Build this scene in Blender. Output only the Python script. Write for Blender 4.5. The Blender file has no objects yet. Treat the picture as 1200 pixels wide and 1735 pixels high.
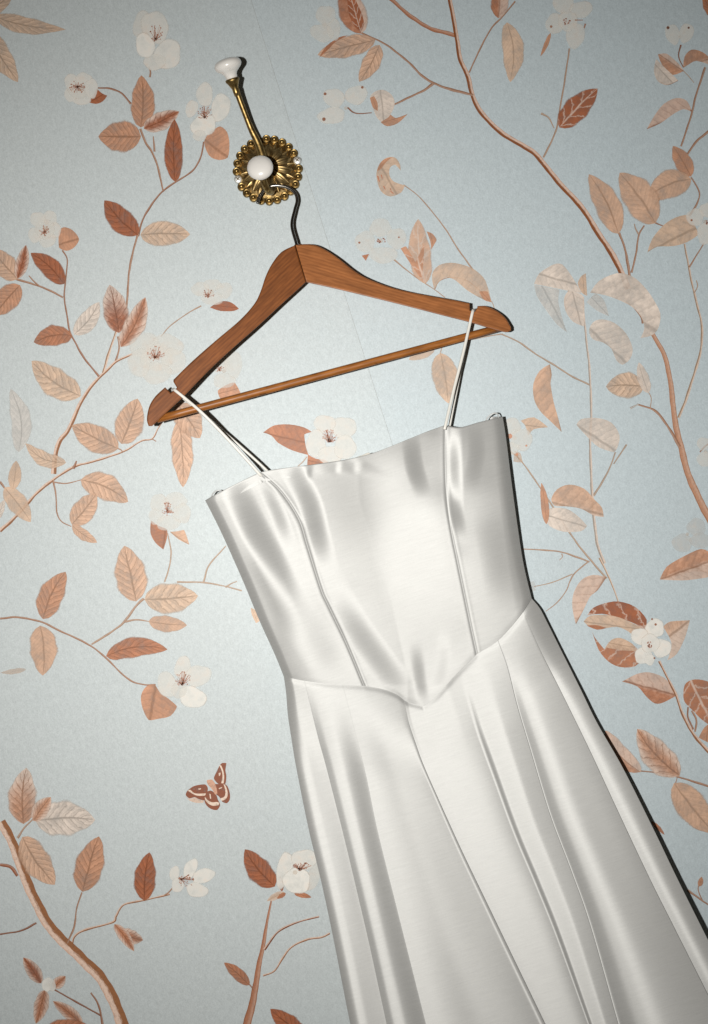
import bpy, bmesh, math, random
import numpy as np
from mathutils import Vector, Matrix

random.seed(7)
rng = np.random.RandomState(7)
scene = bpy.context.scene
COL = scene.collection

# ------------------------------------------------------------------ camera, light, exposure
S = 0.00069                 # metres per photograph pixel on the wall plane
D = 1.20                    # camera distance from the wall
TH = math.radians(17.65)    # camera roll
CZ = 1.60                   # height of the picture centre
R_ = Vector((math.cos(TH), 0, -math.sin(TH)))     # picture right, in the room
D_ = Vector((-math.sin(TH), 0, -math.cos(TH)))    # picture down, in the room
CAM = Vector((0, -D, CZ))

cam = bpy.data.cameras.new('camera')
cam.sensor_fit = 'VERTICAL'; cam.sensor_height = 36; cam.sensor_width = 24
cam.lens = 36 * D / (1735 * S)
cam.clip_start = 0.01; cam.clip_end = 50
camo = bpy.data.objects.new('camera', cam); COL.objects.link(camo)
M3 = Matrix((R_, -D_, Vector((0, -1, 0)))).transposed()
camo.matrix_world = Matrix.Translation(CAM) @ M3.to_4x4()
scene.camera = camo

w = bpy.data.worlds.new('World'); scene.world = w; w.use_nodes = True
bg = w.node_tree.nodes['Background']
bg.inputs[0].default_value = (1.0, 0.82, 0.6, 1); bg.inputs[1].default_value = 0.035

fl = bpy.data.lights.new('camera_flash', 'SPOT')
fl.energy = 75; fl.shadow_soft_size = 0.008
fl.spot_size = math.radians(108); fl.spot_blend = 1.0
fl.color = (1.0, 0.985, 0.955)
flo = bpy.data.objects.new('camera_flash', fl); COL.objects.link(flo)
flo.location = CAM + R_ * -0.112
aim = Vector((0, 0, CZ)) + R_ * (-0.02) + D_ * 0.05
flo.rotation_euler = (aim - flo.location).to_track_quat('-Z', 'Y').to_euler()

vs = scene.view_settings
vs.view_transform = 'Standard'; vs.look = 'None'; vs.gamma = 1; vs.exposure = 0
vs.use_curve_mapping = False

# ------------------------------------------------------------------ helpers
def at(px, py, h=0.0):
    """point at h metres off the wall, on the line of sight of a photograph pixel"""
    k = (D - h) / D
    p = R_ * ((px - 600) * S * k) + D_ * ((py - 867.5) * S * k)
    return Vector((p.x, -h, CZ + p.z))

RN = np.array(R_); DN = np.array(D_)
def at_np(px, py, h):
    px = np.asarray(px, float); py = np.asarray(py, float); h = np.asarray(h, float) + 0 * px
    k = (D - h) / D
    P = ((px - 600) * S * k)[..., None] * RN + ((py - 867.5) * S * k)[..., None] * DN
    P[..., 1] = -h; P[..., 2] += CZ
    return P

def lin(r, g, b, a=1.0):
    f = lambda c: (c / 255 / 12.92) if c / 255 <= 0.04045 else ((c / 255 + 0.055) / 1.055) ** 2.4
    return (f(r), f(g), f(b), a)

def mesh_obj(name, verts, faces, mat, parent=None, uvs=None, smooth=False, origin=None):
    verts = [Vector(v) for v in verts]
    if origin is None: origin = verts[0]
    origin = Vector(origin)
    me = bpy.data.meshes.new(name)
    me.from_pydata([tuple(v - origin) for v in verts], [], faces)
    if uvs is not None:
        ul = me.uv_layers.new(name='UVMap')
        idx = np.empty(len(me.loops), dtype=np.int32); me.loops.foreach_get('vertex_index', idx)
        ul.data.foreach_set('uv', np.asarray(uvs, dtype=np.float32)[idx].ravel())
    if smooth:
        me.polygons.foreach_set('use_smooth', [True] * len(me.polygons))
    me.materials.append(mat); me.update()
    o = bpy.data.objects.new(name, me); COL.objects.link(o)
    o.location = origin
    if parent is not None: set_parent(o, parent)
    return o

def set_parent(o, p):
    o.parent = p
    o.matrix_parent_inverse = Matrix.Translation(-wloc(p))
def wloc(p):
    v = p.location.copy()
    return v

def catmull(pts, n=8, closed=False):
    P = [np.array(p, float) for p in pts]; out = []; m = len(P)
    if m < 3 and not closed:
        return [P[0] + (P[1] - P[0]) * i / n for i in range(n + 1)]
    rg = range(m) if closed else range(m - 1)
    for i in rg:
        if closed: a, b, c, d = P[i - 1], P[i], P[(i + 1) % m], P[(i + 2) % m]
        else:
            b, c = P[i], P[i + 1]
            a = P[i - 1] if i > 0 else 2 * b - c
            d = P[i + 2] if i + 2 < m else 2 * c - b
        for k in range(n):
            t = k / n
            out.append(0.5 * (2 * b + (c - a) * t + (2 * a - 5 * b + 4 * c - d) * t * t + (3 * b - a - 3 * c + d) * t ** 3))
    if not closed: out.append(P[-1])
    return out

# ------------------------------------------------------------------ node helpers
class NT:
    def __init__(s, name):
        s.m = bpy.data.materials.new(name); s.m.use_nodes = True
        s.t = s.m.node_tree; s.b = s.t.nodes['Principled BSDF']; s.out = s.t.nodes['Material Output']
    def n(s, kind, **kw):
        nd = s.t.nodes.new('ShaderNode' + kind)
        for k, v in kw.items(): setattr(nd, k, v)
        return nd
    def l(s, a, b): s.t.links.new(a, b)
    def val(s, sock, v):
        if isinstance(v, bpy.types.NodeSocket): s.l(v, sock)
        else: sock.default_value = v
    def math(s, op, a, b=0.0, clamp=False):
        nd = s.n('Math', operation=op, use_clamp=clamp); s.val(nd.inputs[0], a); s.val(nd.inputs[1], b); return nd.outputs[0]
    def mix(s, f, a, b, mode='MIX'):
        nd = s.n('Mix', data_type='RGBA', blend_type=mode); s.val(nd.inputs[0], f); s.val(nd.inputs[6], a); s.val(nd.inputs[7], b); return nd.outputs[2]
    def maprange(s, v, a, b, c=0.0, d=1.0, smooth=True):
        nd = s.n('MapRange', interpolation_type='SMOOTHSTEP' if smooth else 'LINEAR')
        s.val(nd.inputs[0], v); nd.inputs[1].default_value = a; nd.inputs[2].default_value = b
        nd.inputs[3].default_value = c; nd.inputs[4].default_value = d; return nd.outputs[0]
    def noise(s, vec, scale, detail=4, rough=0.55):
        nd = s.n('TexNoise'); s.l(vec, nd.inputs['Vector']); nd.inputs['Scale'].default_value = scale
        nd.inputs['Detail'].default_value = detail; nd.inputs['Roughness'].default_value = rough; return nd.outputs[0]
    def mapping(s, vec, scale=(1, 1, 1), rot=(0, 0, 0), loc=(0, 0, 0)):
        nd = s.n('Mapping'); s.l(vec, nd.inputs[0]); nd.inputs['Scale'].default_value = scale
        nd.inputs['Rotation'].default_value = rot; nd.inputs['Location'].default_value = loc; return nd.outputs[0]
    def set(s, **kw):
        for k, v in kw.items(): s.val(s.b.inputs[k.replace('_', ' ')], v)
    def bump(s, h, strength, dist):
        nd = s.n('Bump'); s.l(h, nd.inputs['Height']); nd.inputs['Strength'].default_value = strength
        nd.inputs['Distance'].default_value = dist; s.l(nd.outputs[0], s.b.inputs['Normal'])
    def pos(s): return s.n('NewGeometry').outputs['Position']

def mat_paper(name, c1, c2):
    N = NT(name); p = N.pos()
    a = N.noise(p, 9, 3); b = N.noise(N.mapping(p, (1.6, 1, 1)), 120, 5, 0.7)
    f = N.noise(N.mapping(p, (900, 1, 160)), 1.0, 3, 0.6)
    g = N.noise(p, 620, 2, 0.6)
    sxp = N.n('SeparateXYZ'); N.l(p, sxp.inputs[0])
    tint = N.math('ADD', N.maprange(sxp.outputs[0], -0.30, 0.50), N.math('MULTIPLY', N.math('SUBTRACT', a, .5), .5), True)
    col = N.mix(tint, c1, c2)
    br = N.math('ADD', N.math('MULTIPLY', N.math('SUBTRACT', b, 0.5), 0.30), 1.0)
    br = N.math('ADD', br, N.math('MULTIPLY', N.math('SUBTRACT', f, 0.5), 0.22))
    br = N.math('ADD', br, N.math('MULTIPLY', N.math('SUBTRACT', g, 0.5), 0.40))
    hsv = N.n('HueSaturation'); N.l(col, hsv.inputs['Color']); N.l(br, hsv.inputs['Value'])
    N.set(Base_Color=hsv.outputs[0], Roughness=0.58, Metallic=0.15)
    N.b.inputs['Specular IOR Level'].default_value = 0.4
    N.bump(N.math('ADD', N.math('MULTIPLY', f, .5), b), 0.12, 0.0006)
    return N.m

def finish_print(N, col, alpha, rough=0.55):
    N.set(Base_Color=col, Roughness=rough, Metallic=0.08, Alpha=alpha)
    N.b.inputs['Specular IOR Level'].default_value = 0.35
    return N.m

def mat_leaf(name, vein='dark', nveins=7.0, grad=None, soft=True):
    N = NT(name); oi = N.n('ObjectInfo'); base = oi.outputs['Color']; al = oi.outputs['Alpha']
    uv = N.n('UVMap'); sx = N.n('SeparateXYZ'); N.l(uv.outputs[0], sx.inputs[0])
    u = sx.outputs[0]; p = N.pos()
    wob = N.math('MULTIPLY', N.math('SUBTRACT', N.noise(p, 60, 2), 0.5), 0.16)
    v = N.math('ADD', N.math('SUBTRACT', N.math('MULTIPLY', sx.outputs[1], 2.0), 1.0), wob)
    av = N.math('ABSOLUTE', v)
    n1 = N.noise(p, 150, 4, 0.65); n2 = N.noise(p, 500, 3, 0.7)
    ph = N.math('MULTIPLY', N.math('SUBTRACT', u, N.math('MULTIPLY', av, 0.26)), nveins)
    ph = N.math('MULTIPLY', ph, N.math('ADD', .8, N.math('MULTIPLY', oi.outputs['Random'], .45)))
    ph = N.math('ADD', ph, N.math('MULTIPLY', N.math('GREATER_THAN', v, 0.0), 0.45))
    ph = N.math('ADD', ph, N.math('MULTIPLY', N.math('SUBTRACT', n1, .5), 1.0))
    fr = N.math('FRACT', ph)
    side = N.maprange(N.math('ABSOLUTE', N.math('SUBTRACT', fr, 0.5)), 0.015, 0.13, 1.0, 0.0)
    side = N.math('MULTIPLY', side, N.maprange(av, 0.7, 1.0, 1.0, 0.25))
    shade = N.maprange(fr, 0.0, 1.0, -0.5, 0.5, False)          # watercolour wash between the veins
    mid = N.maprange(av, 0.02, 0.10, 1.0, 0.0)
    vm = N.math('MAXIMUM', N.math('MULTIPLY', side, 0.80), mid)
    vm = N.math('MULTIPLY', vm, N.maprange(n2, 0.30, 0.55, 0.55, 1.0))
    n0 = N.noise(p, 38, 2, .5)
    val = N.math('ADD', N.math('ADD', 0.82, N.math('MULTIPLY', N.math('SUBTRACT', n0, .5), .55)), N.math('MULTIPLY', n1, 0.36))
    val = N.math('ADD', val, N.math('MULTIPLY', N.math('SUBTRACT', n2, .5), 0.3))
    val = N.math('ADD', val, N.math('MULTIPLY', shade, 0.22 if vein == 'dark' else 0.08))
    val = N.math('ADD', val, N.math('MULTIPLY', N.maprange(av, 0.80, 0.97), -0.12))
    hsv = N.n('HueSaturation'); N.l(base, hsv.inputs['Color']); N.l(val, hsv.inputs['Value'])
    col = hsv.outputs[0]
    pale = lin(218, 200, 186)
    if grad == 'tip':      # pigment strong near the stalk, washed out at the tip and rim
        g = N.math('ADD', N.maprange(u, 0.25, 1.0), N.maprange(av, 0.4, 1.0, 0, .5))
        g = N.math('ADD', g, N.math('MULTIPLY', N.math('SUBTRACT', n1, .5), 1.2), True)
        col = N.mix(N.math('MULTIPLY', g, .8), col, pale)
    if grad == 'rim':      # dark heart, pale rim
        g = N.math('ADD', N.maprange(av, 0.15, 0.85), N.math('MULTIPLY', N.math('SUBTRACT', n1, .5), 1.3), True)
        col = N.mix(N.math('MULTIPLY', g, .75), col, pale)
    if grad == 'half':     # one blade dark, one pale
        g = N.math('ADD', N.maprange(v, -0.25, 0.2), N.math('MULTIPLY', N.math('SUBTRACT', n1, .5), 1.2), True)
        col = N.mix(N.math('MULTIPLY', g, .65), col, pale)
    dk = N.n('HueSaturation'); N.l(base, dk.inputs['Color']); dk.inputs['Value'].default_value = 0.50; dk.inputs['Saturation'].default_value = 1.12
    if vein == 'dark': col = N.mix(N.math('MULTIPLY', vm, 0.85), col, dk.outputs[0])
    elif vein == 'white': col = N.mix(N.math('MULTIPLY', vm, 0.72), col, pale)
    elif vein == 'faint': col = N.mix(N.math('MULTIPLY', N.math('MAXIMUM', N.math('MULTIPLY', side, .42), mid), N.maprange(n2, .28, .55, .3, .68)), col, dk.outputs[0])
    ed = N.math('ADD', N.math('ABSOLUTE', N.math('SUBTRACT', N.math('MULTIPLY', sx.outputs[1], 2.0), 1.0)), N.math('MULTIPLY', N.math('SUBTRACT', n2, .5), 0.16))
    alpha = N.math('MULTIPLY', al, N.maprange(N.math('ADD', n1, N.math('MULTIPLY', N.math('SUBTRACT', n0, .5), .8)), 0.2, 0.7, 0.72, 1.0))
    if soft: alpha = N.math('MULTIPLY', alpha, N.maprange(ed, 0.80, 1.0, 1.0, 0.0))
    return finish_print(N, col, alpha)

def mat_petal():
    N = NT('printed petal'); oi = N.n('ObjectInfo'); base = oi.outputs['Color']; al = oi.outputs['Alpha']
    uv = N.n('UVMap'); sx = N.n('SeparateXYZ'); N.l(uv.outputs[0], sx.inputs[0]); r = sx.outputs[0]
    p = N.pos(); n1 = N.noise(p, 90, 4, .6); n2 = N.noise(p, 480, 3, .7)
    st = N.n('TexWave'); N.l(N.mapping(uv.outputs[0], (0.6, 26, 1)), st.inputs[0]); st.inputs['Scale'].default_value = 1.0
    st.inputs['Distortion'].default_value = 3.0; st.bands_direction = 'Y'
    col = N.mix(N.math('MULTIPLY', N.maprange(n1, .45, .8), .6), base, lin(224, 208, 194))
    col = N.mix(N.math('MULTIPLY', st.outputs[1], 0.10), col, lin(190, 165, 145))
    rim = N.math('MULTIPLY', N.maprange(r, .86, .95), N.maprange(n1, .4, .62))
    col = N.mix(N.math('MULTIPLY', rim, .22), col, lin(200, 165, 140))
    a = N.math('MULTIPLY', al, N.maprange(n1, .2, .65, .72, 1.0))
    a = N.math('MULTIPLY', a, N.maprange(N.math('ADD', r, N.math('MULTIPLY', N.math('SUBTRACT', n2, .5), .12)), .86, 1.0, 1.0, 0.0))
    return finish_print(N, col, a)

def mat_branch(name, dark_side=True):
    N = NT(name); oi = N.n('ObjectInfo'); base = oi.outputs['Color']; al = oi.outputs['Alpha']
    uv = N.n('UVMap'); sx = N.n('SeparateXYZ'); N.l(uv.outputs[0], sx.inputs[0]); v = sx.outputs[1]
    p = N.pos(); n1 = N.noise(N.mapping(uv.outputs[0], (3, 5, 1)), 2.0, 4, .65); n2 = N.noise(p, 420, 3, .7)
    vv = N.math('ADD', v, N.math('MULTIPLY', N.math('SUBTRACT', n1, .5), .55))
    dk = N.n('HueSaturation'); N.l(base, dk.inputs['Color']); dk.inputs['Value'].default_value = 0.58; dk.inputs['Saturation'].default_value = 1.2
    pl = N.mix(.72, base, lin(222, 200, 184))
    if dark_side:
        col = N.mix(N.maprange(vv, .38, .60), pl, dk.outputs[0])
        col = N.mix(N.math('MULTIPLY', N.maprange(vv, .02, .16, 1, 0), .5), col, base)
    else:
        col = N.mix(N.maprange(vv, .30, .65), N.mix(.35, base, pl), base)
        e = N.maprange(N.math('ABSOLUTE', N.math('SUBTRACT', vv, .5)), .28, .42)
        col = N.mix(N.math('MULTIPLY', e, .6), col, dk.outputs[0])
    val = N.math('ADD', .8, N.math('MULTIPLY', n2, .4))
    hsv = N.n('HueSaturation'); N.l(col, hsv.inputs['Color']); N.l(val, hsv.inputs['Value'])
    a = N.math('MULTIPLY', al, N.maprange(n2, .25, .5, .7, 1.0))
    return finish_print(N, hsv.outputs[0], a)

def mat_ink(name):
    N = NT(name); oi = N.n('ObjectInfo'); p = N.pos(); n = N.noise(p, 350, 4, .7)
    hsv = N.n('HueSaturation'); N.l(oi.outputs['Color'], hsv.inputs['Color']); N.l(N.math('ADD', .8, N.math('MULTIPLY', n, .5)), hsv.inputs['Value'])
    return finish_print(N, hsv.outputs[0], N.math('MULTIPLY', oi.outputs['Alpha'], N.maprange(n, .3, .5, .6, 1)))

def mat_satin():
    N = NT('ivory satin'); uv = N.n('UVMap'); p = N.pos()
    slub = N.noise(N.mapping(uv.outputs[0], (4, 62, 1)), 1.0, 5, .65)
    weave = N.noise(N.mapping(uv.outputs[0], (160, 1500, 1)), 1.0, 2, .6)
    gr = N.noise(p, 900, 2, .6)
    cr = N.noise(p, 14, 3, .5)
    v = N.math('ADD', N.math('ADD', .81, N.math('MULTIPLY', slub, .24)), N.math('MULTIPLY', gr, .16))
    hsv = N.n('HueSaturation'); hsv.inputs['Color'].default_value = lin(185, 184.5, 181.5); N.l(v, hsv.inputs['Value'])
    N.set(Base_Color=hsv.outputs[0], Metallic=0.44, Roughness=N.math('ADD', .565, N.math('MULTIPLY', weave, .10)))
    N.b.inputs['Specular IOR Level'].default_value = 0.25
    N.bump(N.math('ADD', N.math('MULTIPLY', cr, 1.0), N.math('ADD', slub, N.math('MULTIPLY', weave, .5))), 0.06, 0.0008)
    N.b.inputs['Anisotropic'].default_value = .82; N.b.inputs['Anisotropic Rotation'].default_value = .25
    tg_ = N.n('Tangent', direction_type='UV_MAP', uv_map='UVMap'); N.l(tg_.outputs[0], N.b.inputs['Tangent'])
    return N.m

def mat_wood(name, c_light, c_dark, knots=False):
    N = NT(name); uv = N.n('UVMap'); p = N.pos()
    m = N.mapping(uv.outputs[0], (1.4, 11, 1))
    g = N.noise(m, 3.0, 6, .62)
    fine = N.noise(N.mapping(uv.outputs[0], (10, 260, 1)), 1.0, 3, .6)
    wv = N.n('TexWave'); N.l(N.mapping(uv.outputs[0], (.8, 7, 1)), wv.inputs[0]); wv.bands_direction = 'Y'
    wv.inputs['Distortion'].default_value = 5; wv.inputs['Scale'].default_value = 1.2; wv.inputs['Detail'].default_value = 3
    f = N.math('ADD', N.math('MULTIPLY', g, .88), N.math('MULTIPLY', wv.outputs[1], .12))
    f = N.math('ADD', f, N.math('MULTIPLY', N.math('SUBTRACT', fine, .5), .35))
    col = N.mix(N.maprange(f, .3, .75), c_dark, c_light)
    mot = N.noise(N.mapping(uv.outputs[0], (1.6, 5, 1)), 1.6, 3, .6)
    hv = N.n('HueSaturation'); N.l(col, hv.inputs['Color']); N.l(N.math('ADD', .55, N.math('MULTIPLY', mot, .9)), hv.inputs['Value']); col = hv.outputs[0]
    if knots:
        k = N.noise(N.mapping(uv.outputs[0], (3.2, 9, 1)), 2.2, 3, .6)
        col = N.mix(N.math('MULTIPLY', N.maprange(k, .60, .74), .85), col, lin(70, 38, 16))
    N.set(Base_Color=col, Roughness=.42); N.b.inputs['Coat Weight'].default_value = .08; N.b.inputs['Coat Roughness'].default_value = .35; N.b.inputs['Specular IOR Level'].default_value = .3
    N.bump(fine, .1, .0004)
    return N.m

def mat_metal(name, c, rough, patina=None):
    N = NT(name); p = N.pos(); n = N.noise(p, 180, 4, .6)
    if patina: N.set(Base_Color=N.mix(N.maprange(n, .35, .7), c, patina))
    else: N.set(Base_Color=c)
    N.set(Metallic=1.0, Roughness=N.math('ADD', rough - .06, N.math('MULTIPLY', n, .14)))
    return N.m

def mat_plain(name, c, rough, coat=0.0):
    N = NT(name); n = N.noise(N.pos(), 60, 3, .6)
    hsv = N.n('HueSaturation'); hsv.inputs['Color'].default_value = c; N.l(N.math('ADD', .95, N.math('MULTIPLY', n, .1)), hsv.inputs['Value'])
    N.set(Base_Color=hsv.outputs[0], Roughness=rough); N.b.inputs['Coat Weight'].default_value = coat; N.b.inputs['Coat Roughness'].default_value = .04
    return N.m

M = {}
M['paper_l'] = mat_paper('silver wallpaper', lin(184, 190, 190), lin(179, 189, 192))
M['paper_r'] = mat_paper('silver blue wallpaper', lin(183, 190, 191), lin(178, 189, 193))
M['plaster'] = mat_plain('wall plaster', lin(150, 150, 145), .8)
M['leaf'] = mat_leaf('printed leaf, dark veins', 'dark')
M['leaf_faint'] = mat_leaf('printed leaf, faint veins', 'faint', 11)
M['leaf_white'] = mat_leaf('printed leaf, reserved veins', 'white', 4.5)
M['leaf_tip'] = mat_leaf('printed leaf, washed tip', 'dark', 7, 'tip')
M['leaf_rim'] = mat_leaf('printed leaf, washed rim', 'dark', 7, 'rim')
M['leaf_half'] = mat_leaf('printed leaf, one pale blade', 'faint', 5, 'half')
M['poly'] = mat_leaf('printed curled leaf', 'faint', 6, None, False)
M['poly_half'] = mat_leaf('printed curled leaf, pale blade', 'faint', 5, 'half', False)
M['poly_white'] = mat_leaf('printed curled leaf, reserved veins', 'white', 4, None, False)
M['petal'] = mat_petal()
M['branch'] = mat_branch('printed branch, dark edge', True)
M['twig'] = mat_branch('printed twig', False)
M['ink'] = mat_ink('printed ink')
M['satin'] = mat_satin()
M['lining'] = mat_plain('ivory lining', lin(200, 195, 184), .7)
M['strap'] = mat_plain('ivory strap satin', lin(214, 211, 203), .42)
M['thread'] = mat_plain('clear loop tape', lin(190, 190, 188), .35)
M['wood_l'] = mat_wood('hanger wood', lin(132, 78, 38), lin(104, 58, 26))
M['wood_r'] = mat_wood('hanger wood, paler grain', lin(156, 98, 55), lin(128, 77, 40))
M['wood_rod'] = mat_wood('hanger bar wood', lin(162, 102, 48), lin(124, 74, 30), True)
M['brass'] = mat_metal('aged brass', lin(182, 156, 108), .44, lin(126, 104, 66))
M['brass_dark'] = mat_metal('dark polished brass', lin(164, 138, 88), .38, lin(104, 84, 50))
M['steel'] = mat_metal('hanger steel', lin(120, 116, 110), .24)
M['screw'] = mat_metal('bright screw', lin(238, 238, 235), .62)
M['porcelain'] = mat_plain('white porcelain', lin(214, 210, 204), .25, 1.0)

# ------------------------------------------------------------------ wall and wallpaper strips
def box_obj(name, lo, hi, mat, parent=None):
    x0, y0, z0 = lo; x1, y1, z1 = hi
    v = [(x0, y0, z0), (x1, y0, z0), (x1, y1, z0), (x0, y1, z0), (x0, y0, z1), (x1, y0, z1), (x1, y1, z1), (x0, y1, z1)]
    f = [(0, 3, 2, 1), (4, 5, 6, 7), (0, 1, 5, 4), (1, 2, 6, 5), (2, 3, 7, 6), (3, 0, 4, 7)]
    return mesh_obj(name, v, f, mat, parent)

wall = box_obj('wall', (-1.3, 0.0, 0.45), (1.3, 0.1, 2.75), M['plaster'])
wall['kind'] = 'structure'; wall['label'] = 'wall hung with silvery blue floral wallpaper'
PT = 0.0004
seam_x = at(520, 297).x
box_obj('wallpaper_strip', (-1.3, -PT, 0.45), (seam_x - .00016, 0.0, 2.75), M['paper_l'], wall)
box_obj('wallpaper_strip', (seam_x + .00016, -PT, 0.45), (1.3, 0.0, 2.75), M['paper_r'], wall)

# ------------------------------------------------------------------ printed motifs
LAY = {'branch': .00060, 'leaf': .00075, 'petal': .00105, 'ink': .00135}
cnt = {}
def layer(kind):
    cnt[kind] = cnt.get(kind, 0) + 1
    return LAY[kind] + (cnt[kind] % 11) * .00002

PAL = {'d': lin(154, 92, 62), 'dm': lin(174, 117, 87), 'm': lin(190, 141, 112), 'lm': lin(202, 165, 139),
       'l': lin(209, 179, 154), 'p': lin(216, 201, 188), 'pp': lin(213, 207, 200)}
PAL['D'] = lin(140, 78, 50)
OPA = {'d': .96, 'D': .97, 'dm': .93, 'm': .92, 'lm': .88, 'l': .82, 'p': .84, 'pp': .66}

def leaf(bx, by, tx, ty, wd, c='m', bend=0.0, style='leaf', a=.62, b=.80, op=None):
    """leaf from stalk (bx,by) to tip; wd full width in px; bend = sideways bow of the midrib (fraction of length)"""
    B = np.array([bx, by], float); T = np.array([tx, ty], float); ax = T - B; L = np.linalg.norm(ax); ax /= L
    nn = np.array([-ax[1], ax[0]])
    nu, nv = 18, 4; pk = (a / (a + b)) ** a * (b / (a + b)) ** b
    V = []; UV = []; F = []; y = layer('leaf'); ph = random.random() * 6
    for i in range(nu + 1):
        u = i / nu
        c0 = B + ax * L * u + nn * L * bend * math.sin(math.pi * u) + nn * L * .05 * (u ** 3) * (1 if ph > 3 else -1)
        hw = wd / 2 * (u ** a) * ((1 - u) ** b) / pk * (1 + .03 * math.sin(u * 17 + ph)) if 0 < u < 1 else 0.25
        for j in range(-nv, nv + 1):
            t = j / nv
            q = c0 + nn * hw * t * (1 + (.04 * math.sin(u * 21 + ph * 2) if abs(t) == 1 else 0))
            V.append(at(q[0], q[1], y)); UV.append((u, t * .5 + .5))
    W = 2 * nv + 1
    for i in range(nu):
        for j in range(W - 1):
            F.append((i * W + j, i * W + j + 1, (i + 1) * W + j + 1, (i + 1) * W + j))
    F = [f[::-1] for f in F] if True else F
    o = mesh_obj('printed_leaf', V, F, M[style], wall, UV)
    k = PAL[c]; jit = 1 + (random.random() - .5) * .10
    o.color = (k[0] * jit, k[1] * jit, k[2] * jit, OPA[c] if op is None else op)
    return o

def outline(pts, n):
    """closed smooth outline whose sharp tips stay sharp"""
    P = [np.array(p, float) for p in pts]; m = len(P); T = []
    for i in range(m):
        a, b = P[i] - P[i - 1], P[(i + 1) % m] - P[i]
        c = float(a @ b) / (np.linalg.norm(a) * np.linalg.norm(b) + 1e-9)
        k = min(1.0, max(0.0, (c + .1) / .8)); d = (a + b) / 2
        T.append(d / (np.linalg.norm(d) + 1e-9) * k * min(np.linalg.norm(a), np.linalg.norm(b)))
    out = []
    for i in range(m):
        p, q, u, v = P[i], P[(i + 1) % m], T[i], T[(i + 1) % m]
        for j in range(n):
            t = j / n
            out.append((2 * t ** 3 - 3 * t * t + 1) * p + (t ** 3 - 2 * t * t + t) * u + (3 * t * t - 2 * t ** 3) * q + (t ** 3 - t * t) * v)
    return out

def fillpoly(name, pts, mat, col, kind='leaf', axis=None, smooth=3, parent=None, op=1.0):
    P = outline(pts, smooth) if smooth > 1 else [np.array(p, float) for p in pts]
    P = np.array(P)
    A = np.array(pts, float)
    if axis is None:
        c = A.mean(0); uu, ss, vt = np.linalg.svd(A - c); ax = vt[0]
        pr = (P - c) @ ax; b = c + ax * pr.min(); t = c + ax * pr.max()
    else:
        b = np.array(axis[:2], float); t = np.array(axis[2:], float)
    ax = t - b; L = np.linalg.norm(ax); ax /= L; nn = np.array([-ax[1], ax[0]])
    u = (P - b) @ ax / L; v = (P - b) @ nn; hw = max(1.0, np.abs(v).max())
    UV = np.stack([u, v / hw * .5 + .5], 1); y = layer(kind)
    V = [at(q[0], q[1], y) for q in P]
    me_v = V
    bm = bmesh.new(); vs_ = [bm.verts.new(p - V[0]) for p in me_v]
    f = bm.faces.new(vs_); f.normal_update(); bmesh.ops.triangulate(bm, faces=[f]); bm.verts.index_update()
    fc = [tuple(vv.index for vv in ff.verts) for ff in bm.faces]; bm.free()
    o = mesh_obj(name, V, fc, mat, parent or wall, UV)
    o.color = (col[0], col[1], col[2], op)
    return o

def curl(pts, c='lm', style='poly', axis=None, op=None):
    return fillpoly('printed_leaf', pts, M[style], PAL[c], 'leaf', axis, 3, None, OPA[c] if op is None else op)

def branch(pts, w0, w1=None, c='m', style='twig', op=.92, knob=0.0, name='printed_branch'):
    w1 = w0 if w1 is None else w1
    P = np.array(catmull(pts, 8)); n = len(P); y = layer('branch')
    seg = np.r_[0, np.cumsum(np.linalg.norm(np.diff(P, axis=0), axis=1))]; L = seg[-1]
    T = np.gradient(P, axis=0); T /= np.linalg.norm(T, axis=1)[:, None] + 1e-9
    N_ = np.stack([-T[:, 1], T[:, 0]], 1)
    V = []; UV = []; F = []
    j1, j2 = random.random() * 9, random.random() * 9; jw = .9 if max(w0, w1) < 9 else .35
    for i in range(n):
        s = seg[i] / L; wd = (w0 + (w1 - w0) * s) * .86
        wl = wd / 2 * (1 + jw * (.16 * math.sin(seg[i] / 9 + j1) + .10 * math.sin(seg[i] / 3.3 + j2)))
        wr = wd / 2 * (1 + jw * (.16 * math.sin(seg[i] / 7.7 + j2) + .10 * math.sin(seg[i] / 3.9 + j1)))
        q0 = P[i] - N_[i] * wl; q1 = P[i] + N_[i] * wr
        V += [at(q0[0], q0[1], y), at(P[i][0], P[i][1], y), at(q1[0], q1[1], y)]
        UV += [(seg[i] / 60, 0), (seg[i] / 60, .5), (seg[i] / 60, 1)]
        if i: k = 3 * i; F += [(k - 3, k, k + 1, k - 2), (k - 2, k + 1, k + 2, k - 1)]
    o = mesh_obj(name, V, F, M[style], wall, UV)
    k = PAL[c]; f_ = .62 if style == 'twig' and max(w0, w1) < 7 else .9
    o.color = (k[0] * f_, k[1] * f_, k[2] * f_, op)
    return o

WHITE = lin(228, 226, 219)
def petal(par, cx, cy, rx, ry, rot=0, op=.75, col=WHITE, notch=0.0):
    y = layer('petal'); n = 28; V = [at(cx, cy, y)]; UV = [(0, 0)]; F = []
    ph = random.random() * 6; ca, sa = math.cos(math.radians(rot)), math.sin(math.radians(rot))
    for k in range(n + 1):
        a = 2 * math.pi * k / n
        w_ = 1 + .05 * math.sin(3 * a + ph) + .03 * math.sin(5 * a + 2 * ph) - notch * math.exp(-((a - math.pi * 1.5) / .28) ** 2)
        x, z = rx * w_ * math.cos(a), ry * w_ * math.sin(a)
        q = (cx + x * ca - z * sa, cy + x * sa + z * ca)
        V.append(at(q[0], q[1], y)); UV.append((1, k / n))
        if k: F.append((0, k + 1, k))
    # inner ring so that the radial coordinate is well resolved
    o = mesh_obj('petal', V, F, M['petal'], par, UV)
    o.color = (col[0], col[1], col[2], op)
    return o

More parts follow.
